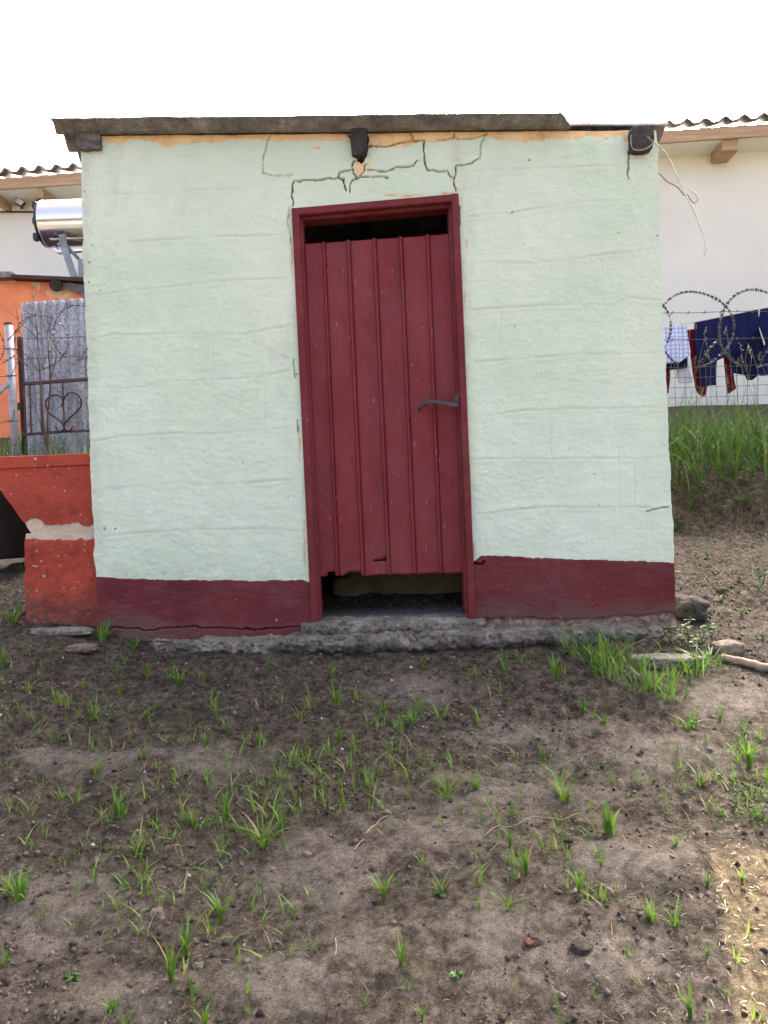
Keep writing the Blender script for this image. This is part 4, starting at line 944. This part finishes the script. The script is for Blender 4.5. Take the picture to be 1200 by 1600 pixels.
def cloth(name, label, rows, mat, dy=0.0, seed=0, fold=0.018, fq=9, cat='garment'):
    """rows of (y, xleft, xright) in zoomed px; smooth hanging cloth with folds"""
    nr, nc = 60, 46
    ys = np.linspace(rows[0][0], rows[-1][0], nr); a = np.interp(ys, [r[0] for r in rows], [r[1] for r in rows]); b = np.interp(ys, [r[0] for r in rows], [r[2] for r in rows])
    tl = rows[0][3] if len(rows[0]) > 3 else 0
    s = np.linspace(0, 1, nc)[None, :]; U = a[:, None]+(b-a)[:, None]*s; W = ys[:, None]+0*s+tl*(U-rows[0][1])*np.linspace(1, 0.35, nr)[:, None]
    A = 1000+U/5.925; B = 430+W/5.925; D = LY+dy-CAMY
    X_ = ((A-600)*cr+(800-B)*sr)/F*D; Z_ = CAMZ+(-(A-600)*sr+(800-B)*cr)/F*D
    h = np.linspace(0, 1, nr)[:, None]**0.7
    Y_ = LY+dy+h*fold*np.sin(X_*2*np.pi*fq+seed+2*Z_)+0.6*fold*fbm(X_*7, Z_*4, 800+seed, 3)
    V = np.stack([X_, Y_, Z_], -1).reshape(-1, 3)
    o = mesh(name, V, quadgrid(nr, nc)[:, ::-1], mat, None, tuple(V[nc//2]), smooth=True); solid(o, 0.006, 0)
    tag(o, label, cat); return o
cloth('checked_cloth', 'pale blue checked cloth hanging nearest the shed on washing line', [(485, 180, 425, -0.15), (600, 185, 440), (745, 190, 465), (790, 195, 410), (818, 200, 365)], M['check'], -0.01, 1, 0.015, 8, 'cloth')
cloth('dark_cloth', 'dark cloth hem hanging behind the pale checked cloth', [(485, 190, 400, -0.15), (820, 200, 440), (872, 205, 440), (880, 210, 300)], M['navy2'], 0.03, 2, cat='cloth')
cloth('pale_cloth', 'white cloth drooping low behind the checked cloth', [(478, 300, 420, -0.15), (870, 335, 450), (960, 350, 475), (1005, 365, 480)], M['pale'], 0.06, 3, cat='cloth')
cloth('red_trousers', 'wine red garment with long narrow legs behind the navy trousers', [(508, 432, 540, -0.13), (700, 455, 600), (900, 480, 625), (1040, 512, 630), (1100, 545, 615), (1130, 572, 590)], M['wine'], 0.05, 4)
cloth('red_sleeve', 'narrow wine red strip of cloth hanging between the navy garments', [(400, 740, 830, -0.2), (800, 778, 850), (1000, 798, 872), (1060, 805, 890), (1098, 812, 830)], M['wine'], 0.07, 5, 0.008)
cloth('red_cloth', 'wine red cloth edge showing below the checked cloth', [(500, 150, 290, -0.15), (880, 200, 285), (1000, 215, 278), (1100, 235, 262)], M['wine'], 0.09, 6, 0.008, cat='cloth')
cloth('navy_trousers', 'wide navy blue trousers hanging with one leg lower', [(440, 500, 1090, -0.205), (600, 512, 1100), (760, 525, 905), (815, 530, 716), (960, 560, 708), (1035, 588, 700)], M['navy'], 0.0, 7, 0.022, 6)
cloth('navy_jacket', 'navy blue top with a drooping hem beside the navy trousers', [(560, 800, 1100, -0.2), (760, 830, 1168), (880, 838, 1120), (905, 860, 1100), (940, 960, 1098), (985, 985, 1050)], M['navy2'], 0.03, 8, 0.02, 7)
cloth('navy_shirt', 'navy blue shirt at the far end of the washing line', [(315, 1115, 1420, -0.19), (420, 1098, 1440), (640, 1160, 1450), (760, 1105, 1450), (930, 1110, 1440)], M['navy'], -0.01, 9, 0.02, 6)

# ------------------------------------------------------------------ vegetation helpers
def blade(V, Fc, base, h, wd, lean_dir, lean_amt, seg=3, twist=0.0):
    n = len(V); d = Vector((math.cos(lean_dir), math.sin(lean_dir), 0)); s = Vector((-d.y, d.x, 0)); s = Matrix.Rotation(twist, 3, 'Z')@s
    for i in range(seg+1):
        t = i/seg; p = base+d*(lean_amt*h*t*t)+Vector((0, 0, h*(t-0.28*lean_amt*t*t))); w_ = wd*(1-t**1.6)*(0.75+0.25*min(1, t*4))
        if i == seg: V.append(p)
        else: V.append(p-s*w_*0.5+d*0.0); V.append(p+s*w_*0.5)
    for i in range(seg-1): a = n+2*i; Fc.append((a, a+1, a+3, a+2))
    a = n+2*(seg-1); Fc.append((a, a+1, a+2))
def tuft_mesh(seed, nb, spread, h, wd=0.007, leanm=0.5):
    random.seed(seed); V = []; Fc = []
    for i in range(nb):
        a = random.uniform(0, 6.28); r = spread*math.sqrt(random.random()); hh = h*random.uniform(0.45, 1.05)
        blade(V, Fc, Vector((r*math.cos(a), r*math.sin(a), -0.01)), hh, wd*random.uniform(0.7, 1.3), a+random.uniform(-0.9, 0.9), random.uniform(0.05, leanm), 4, random.uniform(-0.8, 0.8))
    me = bpy.data.meshes.new('grass_tuft'); me.from_pydata([tuple(v) for v in V], [], Fc); me.materials.append(M['grass']); me.update(); return me
# kinds: spike = narrow upright tuft, fan = spreading tuft, sprig = few blades
TM = {'spike': [tuft_mesh(100+i, 12, 0.03, 1.0, 0.085, 0.65) for i in range(4)], 'fan': [tuft_mesh(120+i, 16, 0.12, 1.0, 0.085, 1.4) for i in range(4)], 'sprig': [tuft_mesh(140+i, 7, 0.2, 1.0, 0.07, 1.2) for i in range(5)]}
LAB = {'spike': ('narrow upright green grass tuft', 'upright grass tufts'), 'fan': ('spreading green grass tuft', 'spreading grass tufts'), 'sprig': ('sparse sprig of grass blades', 'sparse grass sprigs')}
MARK = [(G(100, 985), 0.38, 'beside the wash trough pedestal'), (G(128, 1020), 0.2, 'beside the flat pinkish stone'), (G(300, 1030), 0.32, 'below the left skirting'), (G(610, 1025), 0.34, 'just below the doorway'), (G(840, 1025), 0.3, 'below the right skirting'), (G(1140, 1035), 0.3, 'beside the pale branch'),
        (G(585, 1300), 0.13, 'beside a thin dry twig'), (G(840, 1285), 0.2, 'beside the long thin twig'), (G(830, 1484), 0.16, 'beside the reddish brick chip'), (G(250, 1450), 0.14, 'beside a pale pebble')]
def where(q):
    for (c, r, t) in MARK:
        if (Vector((c.x, c.y))-Vector((q.x, q.y))).length < r: return t
    side = 'in line with the door' if -0.42 < q.x < 0.42 else ('in line with the left wall' if q.x < 0 else 'in line with the right wall')
    d = -q.y
    return side+(' half a metre out' if d < 0.75 else ' a metre out' if d < 1.3 else ' far out from the shed')
random.seed(11)
TUFT = [(30,1412,66,'fan'),(12,1400,40,'sprig'),(160,1005,42,'fan'),(210,1018,32,'fan'),(20,972,46,'fan'),(5,1040,34,'spike'),(105,1112,36,'sprig'),(92,1105,34,'sprig'),(150,1208,36,'fan'),(182,1285,48,'spike'),(190,1288,36,'spike'),(413,1328,54,'fan'),(400,1322,40,'sprig'),(290,1502,58,'spike'),(268,1548,62,'spike'),
 (525,1112,44,'spike'),(520,1060,28,'fan'),(280,1068,42,'fan'),(270,1062,34,'sprig'),(230,1062,30,'spike'),(318,1058,28,'sprig'),(355,1285,50,'spike'),(403,1275,45,'sprig'),(600,1408,44,'spike'),(597,1395,34,'sprig'),(627,1518,46,'spike'),(905,1398,42,'spike'),(922,1412,30,'sprig'),(955,1303,54,'spike'),(948,1300,44,'spike'),(883,1255,46,'fan'),(878,1240,50,'sprig'),
 (798,1330,36,'spike'),(822,1366,40,'spike'),(800,1350,24,'sprig'),(848,1188,26,'spike'),(945,1138,24,'fan'),(926,1128,20,'sprig'),(912,1118,32,'spike'),(868,1070,42,'spike'),(880,1062,30,'sprig'),(1170,1200,52,'spike'),(1160,1185,40,'sprig'),(1095,1232,36,'fan'),(1110,1225,30,'sprig'),(1018,1442,44,'fan'),(1055,1455,40,'fan'),(1080,1596,52,'spike'),(795,1432,30,'fan'),(750,1425,24,'sprig'),(690,1395,36,'sprig'),
 (695,1255,42,'sprig'),(745,1240,34,'fan'),(700,1240,40,'fan'),(765,1268,30,'sprig'),(545,1212,46,'sprig'),(490,1225,32,'sprig'),(478,1200,30,'sprig'),(645,1142,36,'fan'),(690,1128,36,'sprig'),(655,1125,34,'spike'),(330,1105,34,'sprig'),(340,1125,26,'spike'),(355,1145,26,'spike'),(120,1258,34,'sprig'),(95,1250,30,'sprig'),(45,1272,40,'sprig'),(20,1275,34,'sprig'),(215,1335,30,'fan'),(230,1325,26,'sprig'),(225,1195,24,'spike'),
 (440,1300,40,'spike'),(425,1285,46,'sprig'),(375,1300,36,'sprig'),(300,1290,34,'fan'),(285,1285,40,'sprig'),(460,1445,24,'spike'),(220,1380,28,'sprig'),(345,1440,50,'spike'),(330,1465,40,'sprig'),(10,1515,28,'spike'),(115,1540,22,'sprig'),(175,1590,34,'fan'),(195,1600,30,'fan'),(320,1605,40,'spike'),(390,1590,22,'sprig'),(660,1600,30,'spike'),(725,1530,16,'sprig'),(925,1562,18,'spike'),(1150,1505,30,'sprig'),(1105,1500,26,'spike'),(985,1500,22,'sprig'),
 (1180,1605,34,'sprig'),(1160,1375,26,'spike'),(1105,1385,26,'spike'),(940,1360,22,'spike'),(935,1345,20,'fan'),(1055,1325,22,'fan'),(1120,1290,18,'sprig'),(1150,1260,24,'spike'),(1195,1220,26,'sprig'),(1075,1145,34,'fan'),(1085,1130,30,'sprig'),(1125,1130,24,'spike'),(1060,1140,24,'sprig'),(660,1040,22,'spike'),(745,1060,30,'sprig'),(752,1140,34,'sprig'),(790,1060,28,'spike'),(780,1085,24,'sprig'),(855,1335,44,'sprig'),
 (485,1110,40,'sprig'),(470,1130,30,'sprig'),(560,1100,28,'sprig'),(600,1110,26,'fan'),(625,1150,30,'sprig'),(575,1140,26,'sprig'),(530,1165,32,'spike'),(515,1185,30,'sprig'),(555,1185,38,'sprig'),(580,1230,44,'sprig'),(610,1175,26,'sprig'),(405,1170,32,'spike'),(388,1165,26,'sprig'),(440,1230,34,'sprig'),(460,1215,34,'spike'),(415,1240,28,'sprig'),(510,1260,40,'sprig'),(540,1265,36,'sprig'),(65,1235,24,'sprig'),(150,1110,30,'sprig'),(145,1130,28,'spike'),(190,1090,24,'spike'),(130,1075,24,'sprig'),(45,1085,26,'fan'),(180,1050,22,'sprig'),
 (240,1290,30,'sprig'),(260,1315,26,'sprig'),(70,1310,26,'sprig'),(130,1330,30,'sprig'),(350,1205,30,'sprig'),(320,1175,26,'spike'),(245,1110,24,'sprig'),(205,1150,24,'sprig'),(295,1135,22,'sprig'),(370,1060,22,'sprig'),(420,1050,20,'spike'),(575,1050,18,'sprig'),(1140,1560,22,'sprig'),(600,1310,24,'sprig'),(660,1360,26,'sprig'),(570,1575,20,'spike'),(450,1505,28,'sprig'),(805,1555,18,'sprig'),(1030,1210,24,'sprig'),(1000,1230,20,'sprig')]
for i, (px, py, h, k) in enumerate(TUFT):
    q = G(px, min(py, 1640)); d = q.y-CAMY; hm = h*d/F*(1.3 if k == 'spike' else 1.1)
    o = bpy.data.objects.new('grass_tuft', random.choice(TM[k])); COL.objects.link(o)
    o.location = q; o.rotation_euler = (random.uniform(-.08,.08), random.uniform(-.08,.08), random.uniform(0, 6.28)); o.scale = (hm, hm, hm)
    ph = where(q); tag(o, LAB[k][0]+' '+ph, 'grass', LAB[k][1]+' '+ph)
# fine scattered shoots nobody could count
def scatter_blades(n, region, hmin, hmax, wd, mat, name, label, seed, yfun=None, dens=None, lean=0.7, nb=(1, 3)):
    random.seed(seed); V = []; Fc = []
    (x0, x1, y0, y1) = region; xs = np.random.default_rng(seed).uniform(x0, x1, n); ys = np.random.default_rng(seed+1).uniform(y0, y1, n)
    ok = np.ones(n, bool) if dens is None else np.random.default_rng(seed+2).random(n) < dens(xs, ys)
    xs = xs[ok]; ys = ys[ok]; zs = gz(xs, ys)
    for x, y, z in zip(xs, ys, zs):
        for j in range(random.randint(*nb)):
            blade(V, Fc, Vector((x+random.gauss(0, .006), y+random.gauss(0, .006), z-0.006)), hmin+(hmax-hmin)*random.random()**1.7, wd*random.uniform(.5, 1.5), random.uniform(0, 6.28), random.uniform(.05, lean), 3, random.uniform(-.8, .8))
    o = mesh(name, V, Fc, mat, None); tag(o, label, 'grass', kind='stuff'); return o
den = lambda x, y: np.clip(0.06+1.3*(fbm(x*2.6, y*2.6, 901, 3)+0.0)+0.55*np.exp(-((x+0.35)/0.75)**2-((y+0.85)/0.5)**2), 0.03, 1)*(1-0.8*bare(x, y, gmac(x, y)))*(np.abs(y+0.06) > 0.14)
scatter_blades(7000, (-2.1, 2.2, -2.3, -0.12), 0.014, 0.085, 0.0055, M['grass'], 'grass_shoots', 'fine young grass shoots scattered thinly over the bare soil', 21, dens=den, lean=1.5, nb=(1, 4))
scatter_blades(9000, (-2.1, 2.2, -2.3, -0.12), 0.012, 0.05, 0.0022, M['drygrass'], 'dead_grass', 'thin dead brown grass wisps matted on the bare soil', 61, dens=den, lean=2.0, nb=(1, 4))
# big clumps at the right front corner
def clump(spots, h0, wd, mat, seed, name, label, group=None, nb=26, spread=0.05, leanm=0.9):
    for i, (px, py, h) in enumerate(spots):
        random.seed(seed+i); q = G(px, py); hm = h*(q.y-CAMY)/F; V = []; Fc = []
        for j in range(nb):
            a = random.uniform(0, 6.28); r = spread*math.sqrt(random.random()); b = q+Vector((r*math.cos(a), r*math.sin(a), -0.01))
            blade(V, Fc, b, hm*random.uniform(.45, 1.1), wd*random.uniform(.7, 1.3), a+random.uniform(-.7, .7), random.uniform(.1, leanm), 5, random.uniform(-.6, .6))
        o = mesh(name, V, Fc, mat, None, tuple(q)); tag(o, label if isinstance(label, str) else label[i], 'grass', group)
clump([(1085, 1052, 60), (1045, 1092, 62), (1110, 1042, 46), (950, 1035, 80), (930, 1045, 84), (905, 1022, 66), (960, 1062, 60), (1000, 1082, 58), (1030, 1075, 60), (1060, 1062, 50), (985, 1050, 60)], 0, 0.009, M['grass'], 1500, 'grass_clump', 'lush tall clump of green grass by the right footing corner', 'tall grass clumps by the footing', 20, 0.07, 1.3)
# leafy weeds by the right corner and on the ground
def weed(spots, seed, label, group, size=0.03, stem=0.10, nl=14):
    for i, (px, py, h) in enumerate(spots):
        random.seed(seed+i); q = G(px, py); sc = h*(q.y-CAMY)/F; V = []; Fc = []
        w_ = thing('weed', label, 'weed', tuple(q), group)
        mb = MB(); lv = MB()
        for j in range(random.randint(3, 5)):
            a = random.uniform(0, 6.28); tip = q+Vector((math.cos(a)*sc*0.45, math.sin(a)*sc*0.35, sc*random.uniform(.5, 1)))
            mb.tube([q-Vector((0,0,.01)), q.lerp(tip, .5)+Vector((0,0,.01)), tip], [.0022, .0018, .001], 4)
            for k in range(nl//3):
                p = q.lerp(tip, random.uniform(.25, 1)); b = random.uniform(0, 6.28); d = Vector((math.cos(b), math.sin(b), random.uniform(-.2, .5))).normalized(); s = d.cross(Vector((0,0,1))).normalized(); L = size*random.uniform(.6, 1.2); W = L*.3
                lv.add([p, p+d*L*.4+s*W, p+d*L+Vector((0,0,-.006)), p+d*L*.4-s*W], [(0,1,2,3)])
        mb.obj('stem', M['weed'], w_); lv.obj('leaves', M['weed'], w_)['kind'] = 'stuff'
weed([(1048, 1006, 40), (1062, 1002, 44), (1078, 1008, 40), (1096, 1010, 46), (1112, 1000, 30), (1070, 1018, 30)], 1700, 'leafy green weed below the dark rock at the shed corner', 'weeds below the dark rock', 0.030)
weed([(1108, 880, 18), (1128, 945, 14), (1085, 1140, 22), (1190, 920, 36), (1180, 935, 30), (1160, 965, 18), (1192, 1005, 20)], 1740, 'small leafy weed growing on the open soil', 'small weeds on the soil', 0.022)
weed([(1075, 800, 60), (1110, 790, 50), (1145, 775, 55), (1060, 830, 40), (1185, 790, 45), (1095, 765, 50), (1165, 800, 36), (1130, 812, 34)], 1780, 'leafy weed hanging on the dark soil bank under the grass', 'weeds on the bank', 0.05, 0.1, 24)
weed([(115, 1540, 12), (715, 1528, 8), (690, 1400, 12)], 1760, 'low flat leafed seedling on the trampled soil', 'flat leafed seedlings', 0.018)

# tall grass behind the mesh fence and over the bank
def tall(n, region, hmin, hmax, seed, mat, name, label, wd=0.010, lean=0.8):
    random.seed(seed); V = []; Fc = []
    for i in range(n):
        x = random.uniform(region[0], region[1]); y = random.uniform(region[2], region[3]); z = float(gmac(np.array([x]), np.array([y]))[0])
        blade(V, Fc, Vector((x, y, z-0.02)), random.uniform(hmin, hmax), wd*random.uniform(.6, 1.3), random.uniform(0, 6.28), random.uniform(.05, lean), 5, random.uniform(-.8, .8))
    o = mesh(name, V, Fc, mat, None); tag(o, label, 'grass', kind='stuff'); return o
tall(2600, (1.5, 4.6, 1.95, 3.4), 0.18, 0.55, 1801, M['tallgrass'], 'tall_grass', 'dense tall green grass growing through the wire mesh fence', 0.014, 1.5)
tall(260, (1.5, 4.4, 2.1, 3.2), 0.45, 0.85, 1803, M['tallgrass'], 'seeding_grass', 'thin seeding grass stalks rising over the tall grass', 0.004, 0.5)
tall(1100, (1.45, 4.0, 1.62, 2.12), 0.08, 0.30, 1805, M['drygrass'], 'dry_grass', 'dry brown grass and roots hanging over the bank edge', 0.006, 2.2)
tall(900, (-4.2, -2.05, 1.6, 3.4), 0.12, 0.42, 1807, M['tallgrass'], 'verge_grass', 'rough green grass behind the wash trough and gate', 0.010, 0.9)
tall(130, (-2.6, -1.72, -0.2, 1.5), 0.04, 0.12, 1809, M['grass'], 'side_grass', 'short green grass beside the wash trough pedestal', 0.007, 0.9)
# seed heads on stalks over the fence
def seedheads():
    random.seed(77); V = []; Fc = []; mb = MB()
    for i in range(26):
        px = random.uniform(1062, 1195); py = random.uniform(500, 612); q = P(px, py, RY+random.uniform(-.1, .3)); b = Vector((q.x+random.uniform(-.12, .12), q.y, q.z-random.uniform(.2, .5)))
        mid = b.lerp(q, .6)+Vector((random.uniform(-.05, .05), 0, .05)); mb.tube([b, mid, q], [.0012, .001, .0008], 4)
        dr = Vector((random.uniform(-.5, .5), 0, -1)).normalized()
        for k in range(6):
            p = q+dr*k*0.012; s = Vector((random.uniform(-1, 1), random.uniform(-1, 1), -.8)).normalized(); mb.add([p, p+s*.012+Vector((.003,0,0)), p+s*.022, p+s*.012-Vector((.003,0,0))], [(0,1,2,3)])
    o = mb.obj('grass_seed_heads', M['seed']); tag(o, 'pale drooping grass seed heads caught in the razor wire', 'grass', kind='stuff')
seedheads()
# bare shrub and creeper stems on the gate
sh = thing('bare_shrub', 'leafless twiggy shrub growing up through the heart gate', 'shrub', tuple(P(72, 720, FY-.1)))
def z2(a, b): return (a/5, 420+b/5)
stems = [[(370,1440),(330,1100),(310,800),(290,500),(265,250),(252,140)], [(375,1440),(372,1150),(395,900),(378,640),(372,500),(310,330),(300,270)], [(360,1440),(300,1150),(200,930)], [(372,500),(410,370),(420,310)], [(300,800),(210,680),(160,640)], [(290,540),(190,450),(130,420)], [(395,870),(440,690),(420,640),(385,590)], [(280,380),(200,330),(160,280)], [(140,400),(125,285)], [(140,395),(0,270)], [(60,560),(160,450),(300,320)], [(150,500),(142,400)], [(265,250),(285,185)], [(258,220),(240,170)], [(290,480),(230,380),(215,320)], [(310,760),(260,600)]]
for i, l in enumerate(stems):
    mb = MB(); pts = [P(*z2(a, b), FY-0.10+0.12*noise.noise(Vector((a*.004, b*.004, i)))) for a, b in smooth_pts(l, 4)]
    n = len(pts); r0 = 0.009 if i < 2 else 0.005; mb.tube(pts, [r0*(1-.75*k/(n-1)) for k in range(n)], 5); mb.obj('stem' if i < 3 else 'twig', M['twig'], sh)
# thin strands of fence wire on the left
lf = thing('fence_wire', 'thin wire strands strung from the pipe post past the gate', 'wire', tuple(P(20, 600, FY-.04)))
for i, l in enumerate([[(-60,545),(14,545)], [(-60,590),(17,588),(30,560)], [(24,530),(140,526)], [(24,562),(140,556)], [(-60,680),(20,655),(23,640)]]):
    mb = MB(); mb.tube([P(a, b, FY-.038) for a, b in l], 0.003, 4); mb.obj('strand', M['wire'], lf)
br = MB(); br.tube([P(-40, 640, FY-.06), P(0, 612, FY-.06), P(12, 600, FY-.03)], 0.02, 8); o = br.obj('brace_pipe', M['pipe'], post)

# ------------------------------------------------------------------ stones, sticks, debris
def rockobj(name, label, px, py, r, seed, mat, rot=0, e=2.8, amp=0.16, sink=0.35, n=8, group=None, cat='stone'):
    q = G(px, py); mb = MB(); mb.blob(q+Vector((0, 0, r[2]*(1-sink)-r[2]*0.3)), r, seed, n, e, amp, 1.6, Matrix.Rotation(rot, 3, 'Z'))
    o = mb.obj(name, mat, None, tuple(q), True); tag(o, label, cat, group); return o
q = P(1082, 952, 0.12)
mb = MB(); mb.blob(q+Vector((0, 0.06, 0)), (0.075, 0.12, 0.062), 12, 12, 4.2, 0.10, 1.8, Matrix.Rotation(rad(8), 3, 'Y')); o = mb.obj('rock', M['stone'], None, tuple(q-Vector((0,0,.06))), True); tag(o, 'dark blocky rock wedged at the right corner of the shed', 'rock')
rockobj('rock', 'rounded grey stone lying on the slope above the dark rock', 1128, 930, (0.030, 0.028, 0.022), 15, M['stone'])
rockobj('rock', 'pale broken concrete lump beside the weeds and stick', 1135, 1018, (0.075, 0.05, 0.035), 17, M['palestone'], .3, 3.4)
rockobj('flat_slab', 'flat grey slab sunk behind the grass by the footing corner', 1040, 1035, (0.16, 0.06, 0.025), 19, M['concrete'], -.05, 5)
rockobj('flat_stone', 'flat pinkish stone lying below the wash trough', 128, 1020, (0.070, 0.045, 0.018), 21, M['palestone'], .1, 3.2, 0.2)
rockobj('flat_stone', 'flat dirt crusted slab under the wash trough pedestal', 95, 990, (0.15, 0.04, 0.02), 23, M['concrete'], -.05, 4)
ST = [(245, 1440, .018, .024), (327, 1475, .010, .010), (258, 1348, .010, .006), (310, 1518, .012, .012), (302, 1556, .006, .006), (430, 1482, .009, .008), (385, 1512, .008, .006), (910, 1495, .026, .014), (835, 1480, .016, .012), (697, 1312, .007, .006), (345, 1590, .010, .008), (785, 1600, .009, .008), (707, 1028, .014, .008), (600, 1025, .040, .016), (530, 1022, .03, .014), (1110, 1180, .01, .008), (668, 1165, .012, .01), (735, 1350, .012, .01), (480, 1345, .012, .008), (1050, 1420, .008, .008), (1000, 1610, .01, .008), (60, 1330, .008, .006), (80, 1225, .006, .005), (410, 1068, .012, .008), (1060, 900, .02, .015), (1170, 830, .035, .02), (1190, 815, .03, .02), (1150, 860, .015, .012), (440, 1060, .008, .006), (1145, 900, .012, .01)]
for i, (px, py, a, b) in enumerate(ST):
    rockobj('pebble', ('pale' if i % 3 == 0 else 'dark')+' small stone '+where(G(px, py)), px, py, (a, a*.8, b), 30+i, M['palestone'] if i % 3 == 0 else M['stone'], i, 3.2, .26, .75, 6, 'small stones in the soil')
rockobj('brick_chip', 'reddish broken brick chip pressed into the soil', 830, 1484, (.015, .012, .007), 71, simple('brick_red', (0.10, 0.042, 0.028), 0.95, .3, 20), .4, 4, .3, .7, cat='brick chip')
# branch and twigs
def stick(name, label, pts, r, mat, group=None, cat='stick'):
    w_ = [G(a, b) for a, b in smooth_pts(pts, 4)]; n = len(w_); mb = MB()
    mb.tube([p+Vector((0, 0, r*0.7+0.004*noise.noise(p*9))) for p in w_], [r*(1-.3*k/max(1, n-1)) for k in range(n)], 7)
    o = mb.obj(name, mat, None, tuple(w_[0]), True); tag(o, label, cat, group)
stick('branch', 'thick pale broken branch lying by the right footing corner', [(1210, 1051), (1180, 1044), (1155, 1038), (1128, 1034)], .021, M['dryst'])
stick('branch', 'short pale stick lying across the grass beside the footing', [(1055, 1019), (1070, 1021), (1082, 1023)], .007, M['dryst'])
for i, l in enumerate([[(553,1335),(575,1305),(600,1282),(618,1262)], [(90,1130),(118,1143),(145,1158)], [(757,1315),(790,1295),(835,1282),(880,1278),(915,1270)], [(868,1300),(890,1280),(918,1268)], [(800,1030),(780,1028),(775,1031)], [(40,1135),(75,1128),(100,1133)], [(1110,1210),(1135,1220),(1145,1228)], [(612,1093),(650,1085),(680,1090)], [(760,1175),(800,1180),(830,1178)], [(960,1190),(985,1185)], [(524,1475),(526,1490),(524,1502)], [(430,1100),(455,1110)], [(700,1350),(725,1362)], [(1100,1340),(1135,1380),(1150,1400)]]):
    stick('twig', ('dark' if i % 2 else 'pale')+' thin dry twig lying '+where(G(*l[0])), l, .0017, M['twig'] if i % 2 else M['dryst'], 'thin twigs on the soil', 'twig')
# crumbs of soil and bits of straw
def crumbs():
    r = np.random.default_rng(5); n = 70000; mb_v = []; mb_f = []
    x = r.uniform(-2.2, 2.9, n); y = r.uniform(-2.3, 1.7, n); ok = r.random(n) < np.clip(0.55+0.9*fbm(x*2, y*2, 951, 3), .1, 1)*(1-.6*bare(x, y, gmac(x, y))); x = x[ok]; y = y[ok]; z = gz(x, y)
    base = np.array([(1,0,0),(-1,0,0),(0,1,0),(0,-1,0),(0,0,1),(0,0,-1)], float); tri = np.array([(0,2,4),(2,1,4),(1,3,4),(3,0,4),(2,0,5),(1,2,5),(3,1,5),(0,3,5)])
    s = 0.0014+0.0085*r.random(len(x))**3.9
    V = base[None]*s[:, None, None]*r.uniform(.55, 1.4, (len(x), 6, 1)); V = V+np.stack([x, y, z+s*.25], -1)[:, None, :]+r.normal(0, 1, (len(x), 6, 3))*s[:, None, None]*.18
    Fc = (tri[None]+(np.arange(len(x))*6)[:, None, None]).reshape(-1, 3)
    o = mesh('soil_crumbs', V.reshape(-1, 3), Fc, M['crumb']); tag(o, 'loose crumbs and grit strewn over the trampled soil', 'soil', kind='stuff')
    n = 26000; x = r.uniform(-2.2, 2.9, n); y = r.uniform(-2.3, 1.7, n); ok = r.random(n) < np.clip(.45+1.2*fbm(x*2.4, y*2.4, 957, 3), .08, 1); x = x[ok]; y = y[ok]; z = gz(x, y); n = len(x)
    L = r.uniform(.005, .026, n); a = r.uniform(0, 6.28, n); w_ = r.uniform(.0004, .0011, n); el = r.normal(0.05, .22, n)
    d = np.stack([np.cos(a), np.sin(a), el], -1); sd_ = np.stack([-np.sin(a), np.cos(a), 0*a], -1); c = np.stack([x, y, z+.003], -1); m_ = c+np.array([0,0,1])*(L*.10)[:, None]
    V = np.stack([c-d*L[:, None]/2-sd_*w_[:, None], c-d*L[:, None]/2+sd_*w_[:, None], m_+sd_*w_[:, None], m_-sd_*w_[:, None], c+d*L[:, None]/2+sd_*w_[:, None]*.4, c+d*L[:, None]/2-sd_*w_[:, None]*.4], 1)
    fq = np.array([(0,1,2,3),(3,2,4,5)]); Fc = (fq[None]+(np.arange(n)*6)[:, None, None]).reshape(-1, 4)
    o = mesh('straw_bits', V.reshape(-1, 3), Fc, M['straw']); tag(o, 'bits of dry straw and leaf litter on the soil', 'litter', kind='stuff')
crumbs()

# ------------------------------------------------------------------ wires
def z4(a, b): return (950+a/4.704, 160+b/4.704)
w1 = smooth_pts([(185,330),(180,250),(205,190),(215,260),(250,345),(310,320),(340,290)], 4)
hw = thing('hanging_wire', 'long pale wire tied round the right roof beam and hanging free', 'wire', tuple(P(*z4(340, 300), -.07)))
mb = MB(); mb.tube([P(*z4(a, b), -.075) for a, b in smooth_pts([(168,240),(170,300),(188,345),(250,350),(300,328),(335,295)], 4)], .0026, 5); mb.obj('wrap', M['palewire'], hw)
mb = MB(); mb.tube([P(*z4(a, b), -.075-.0003*max(0, b-300)*.3) for a, b in smooth_pts([(290,250),(330,290),(385,335),(430,380),(490,500),(560,660),(630,800),(690,950),(718,1060),(715,1105),(702,1125)], 5)], .0026, 5); mb.obj('strand', M['palewire'], hw)
hw2 = MB(); hw2.tube([P(*z4(a, b), .01-.05*i/30) for i, (a, b) in enumerate(smooth_pts([(362,520),(385,530),(430,578),(510,625),(555,678),(585,682),(605,715),(635,740),(658,720),(655,690),(630,660),(597,640)], 4))], .0026, 5)
o = hw2.obj('hooked_wire', M['wire'], None, tuple(P(*z4(365, 520), .01))); tag(o, 'short wire with a hooked end sticking out of the shed side', 'wire')
mb = MB(); mb.tube([P(-400, 110, 14), P(0, 130, 14), P(150, 138, 14.5), P(320, 148, 15.5), P(700, 175, 18), P(1000, 240, 22)], .006, 4); o = mb.obj('overhead_cable', M['bracket'], None, tuple(P(0, 130, 14))); tag(o, 'thin overhead cable crossing the sky behind the roof', 'cable')
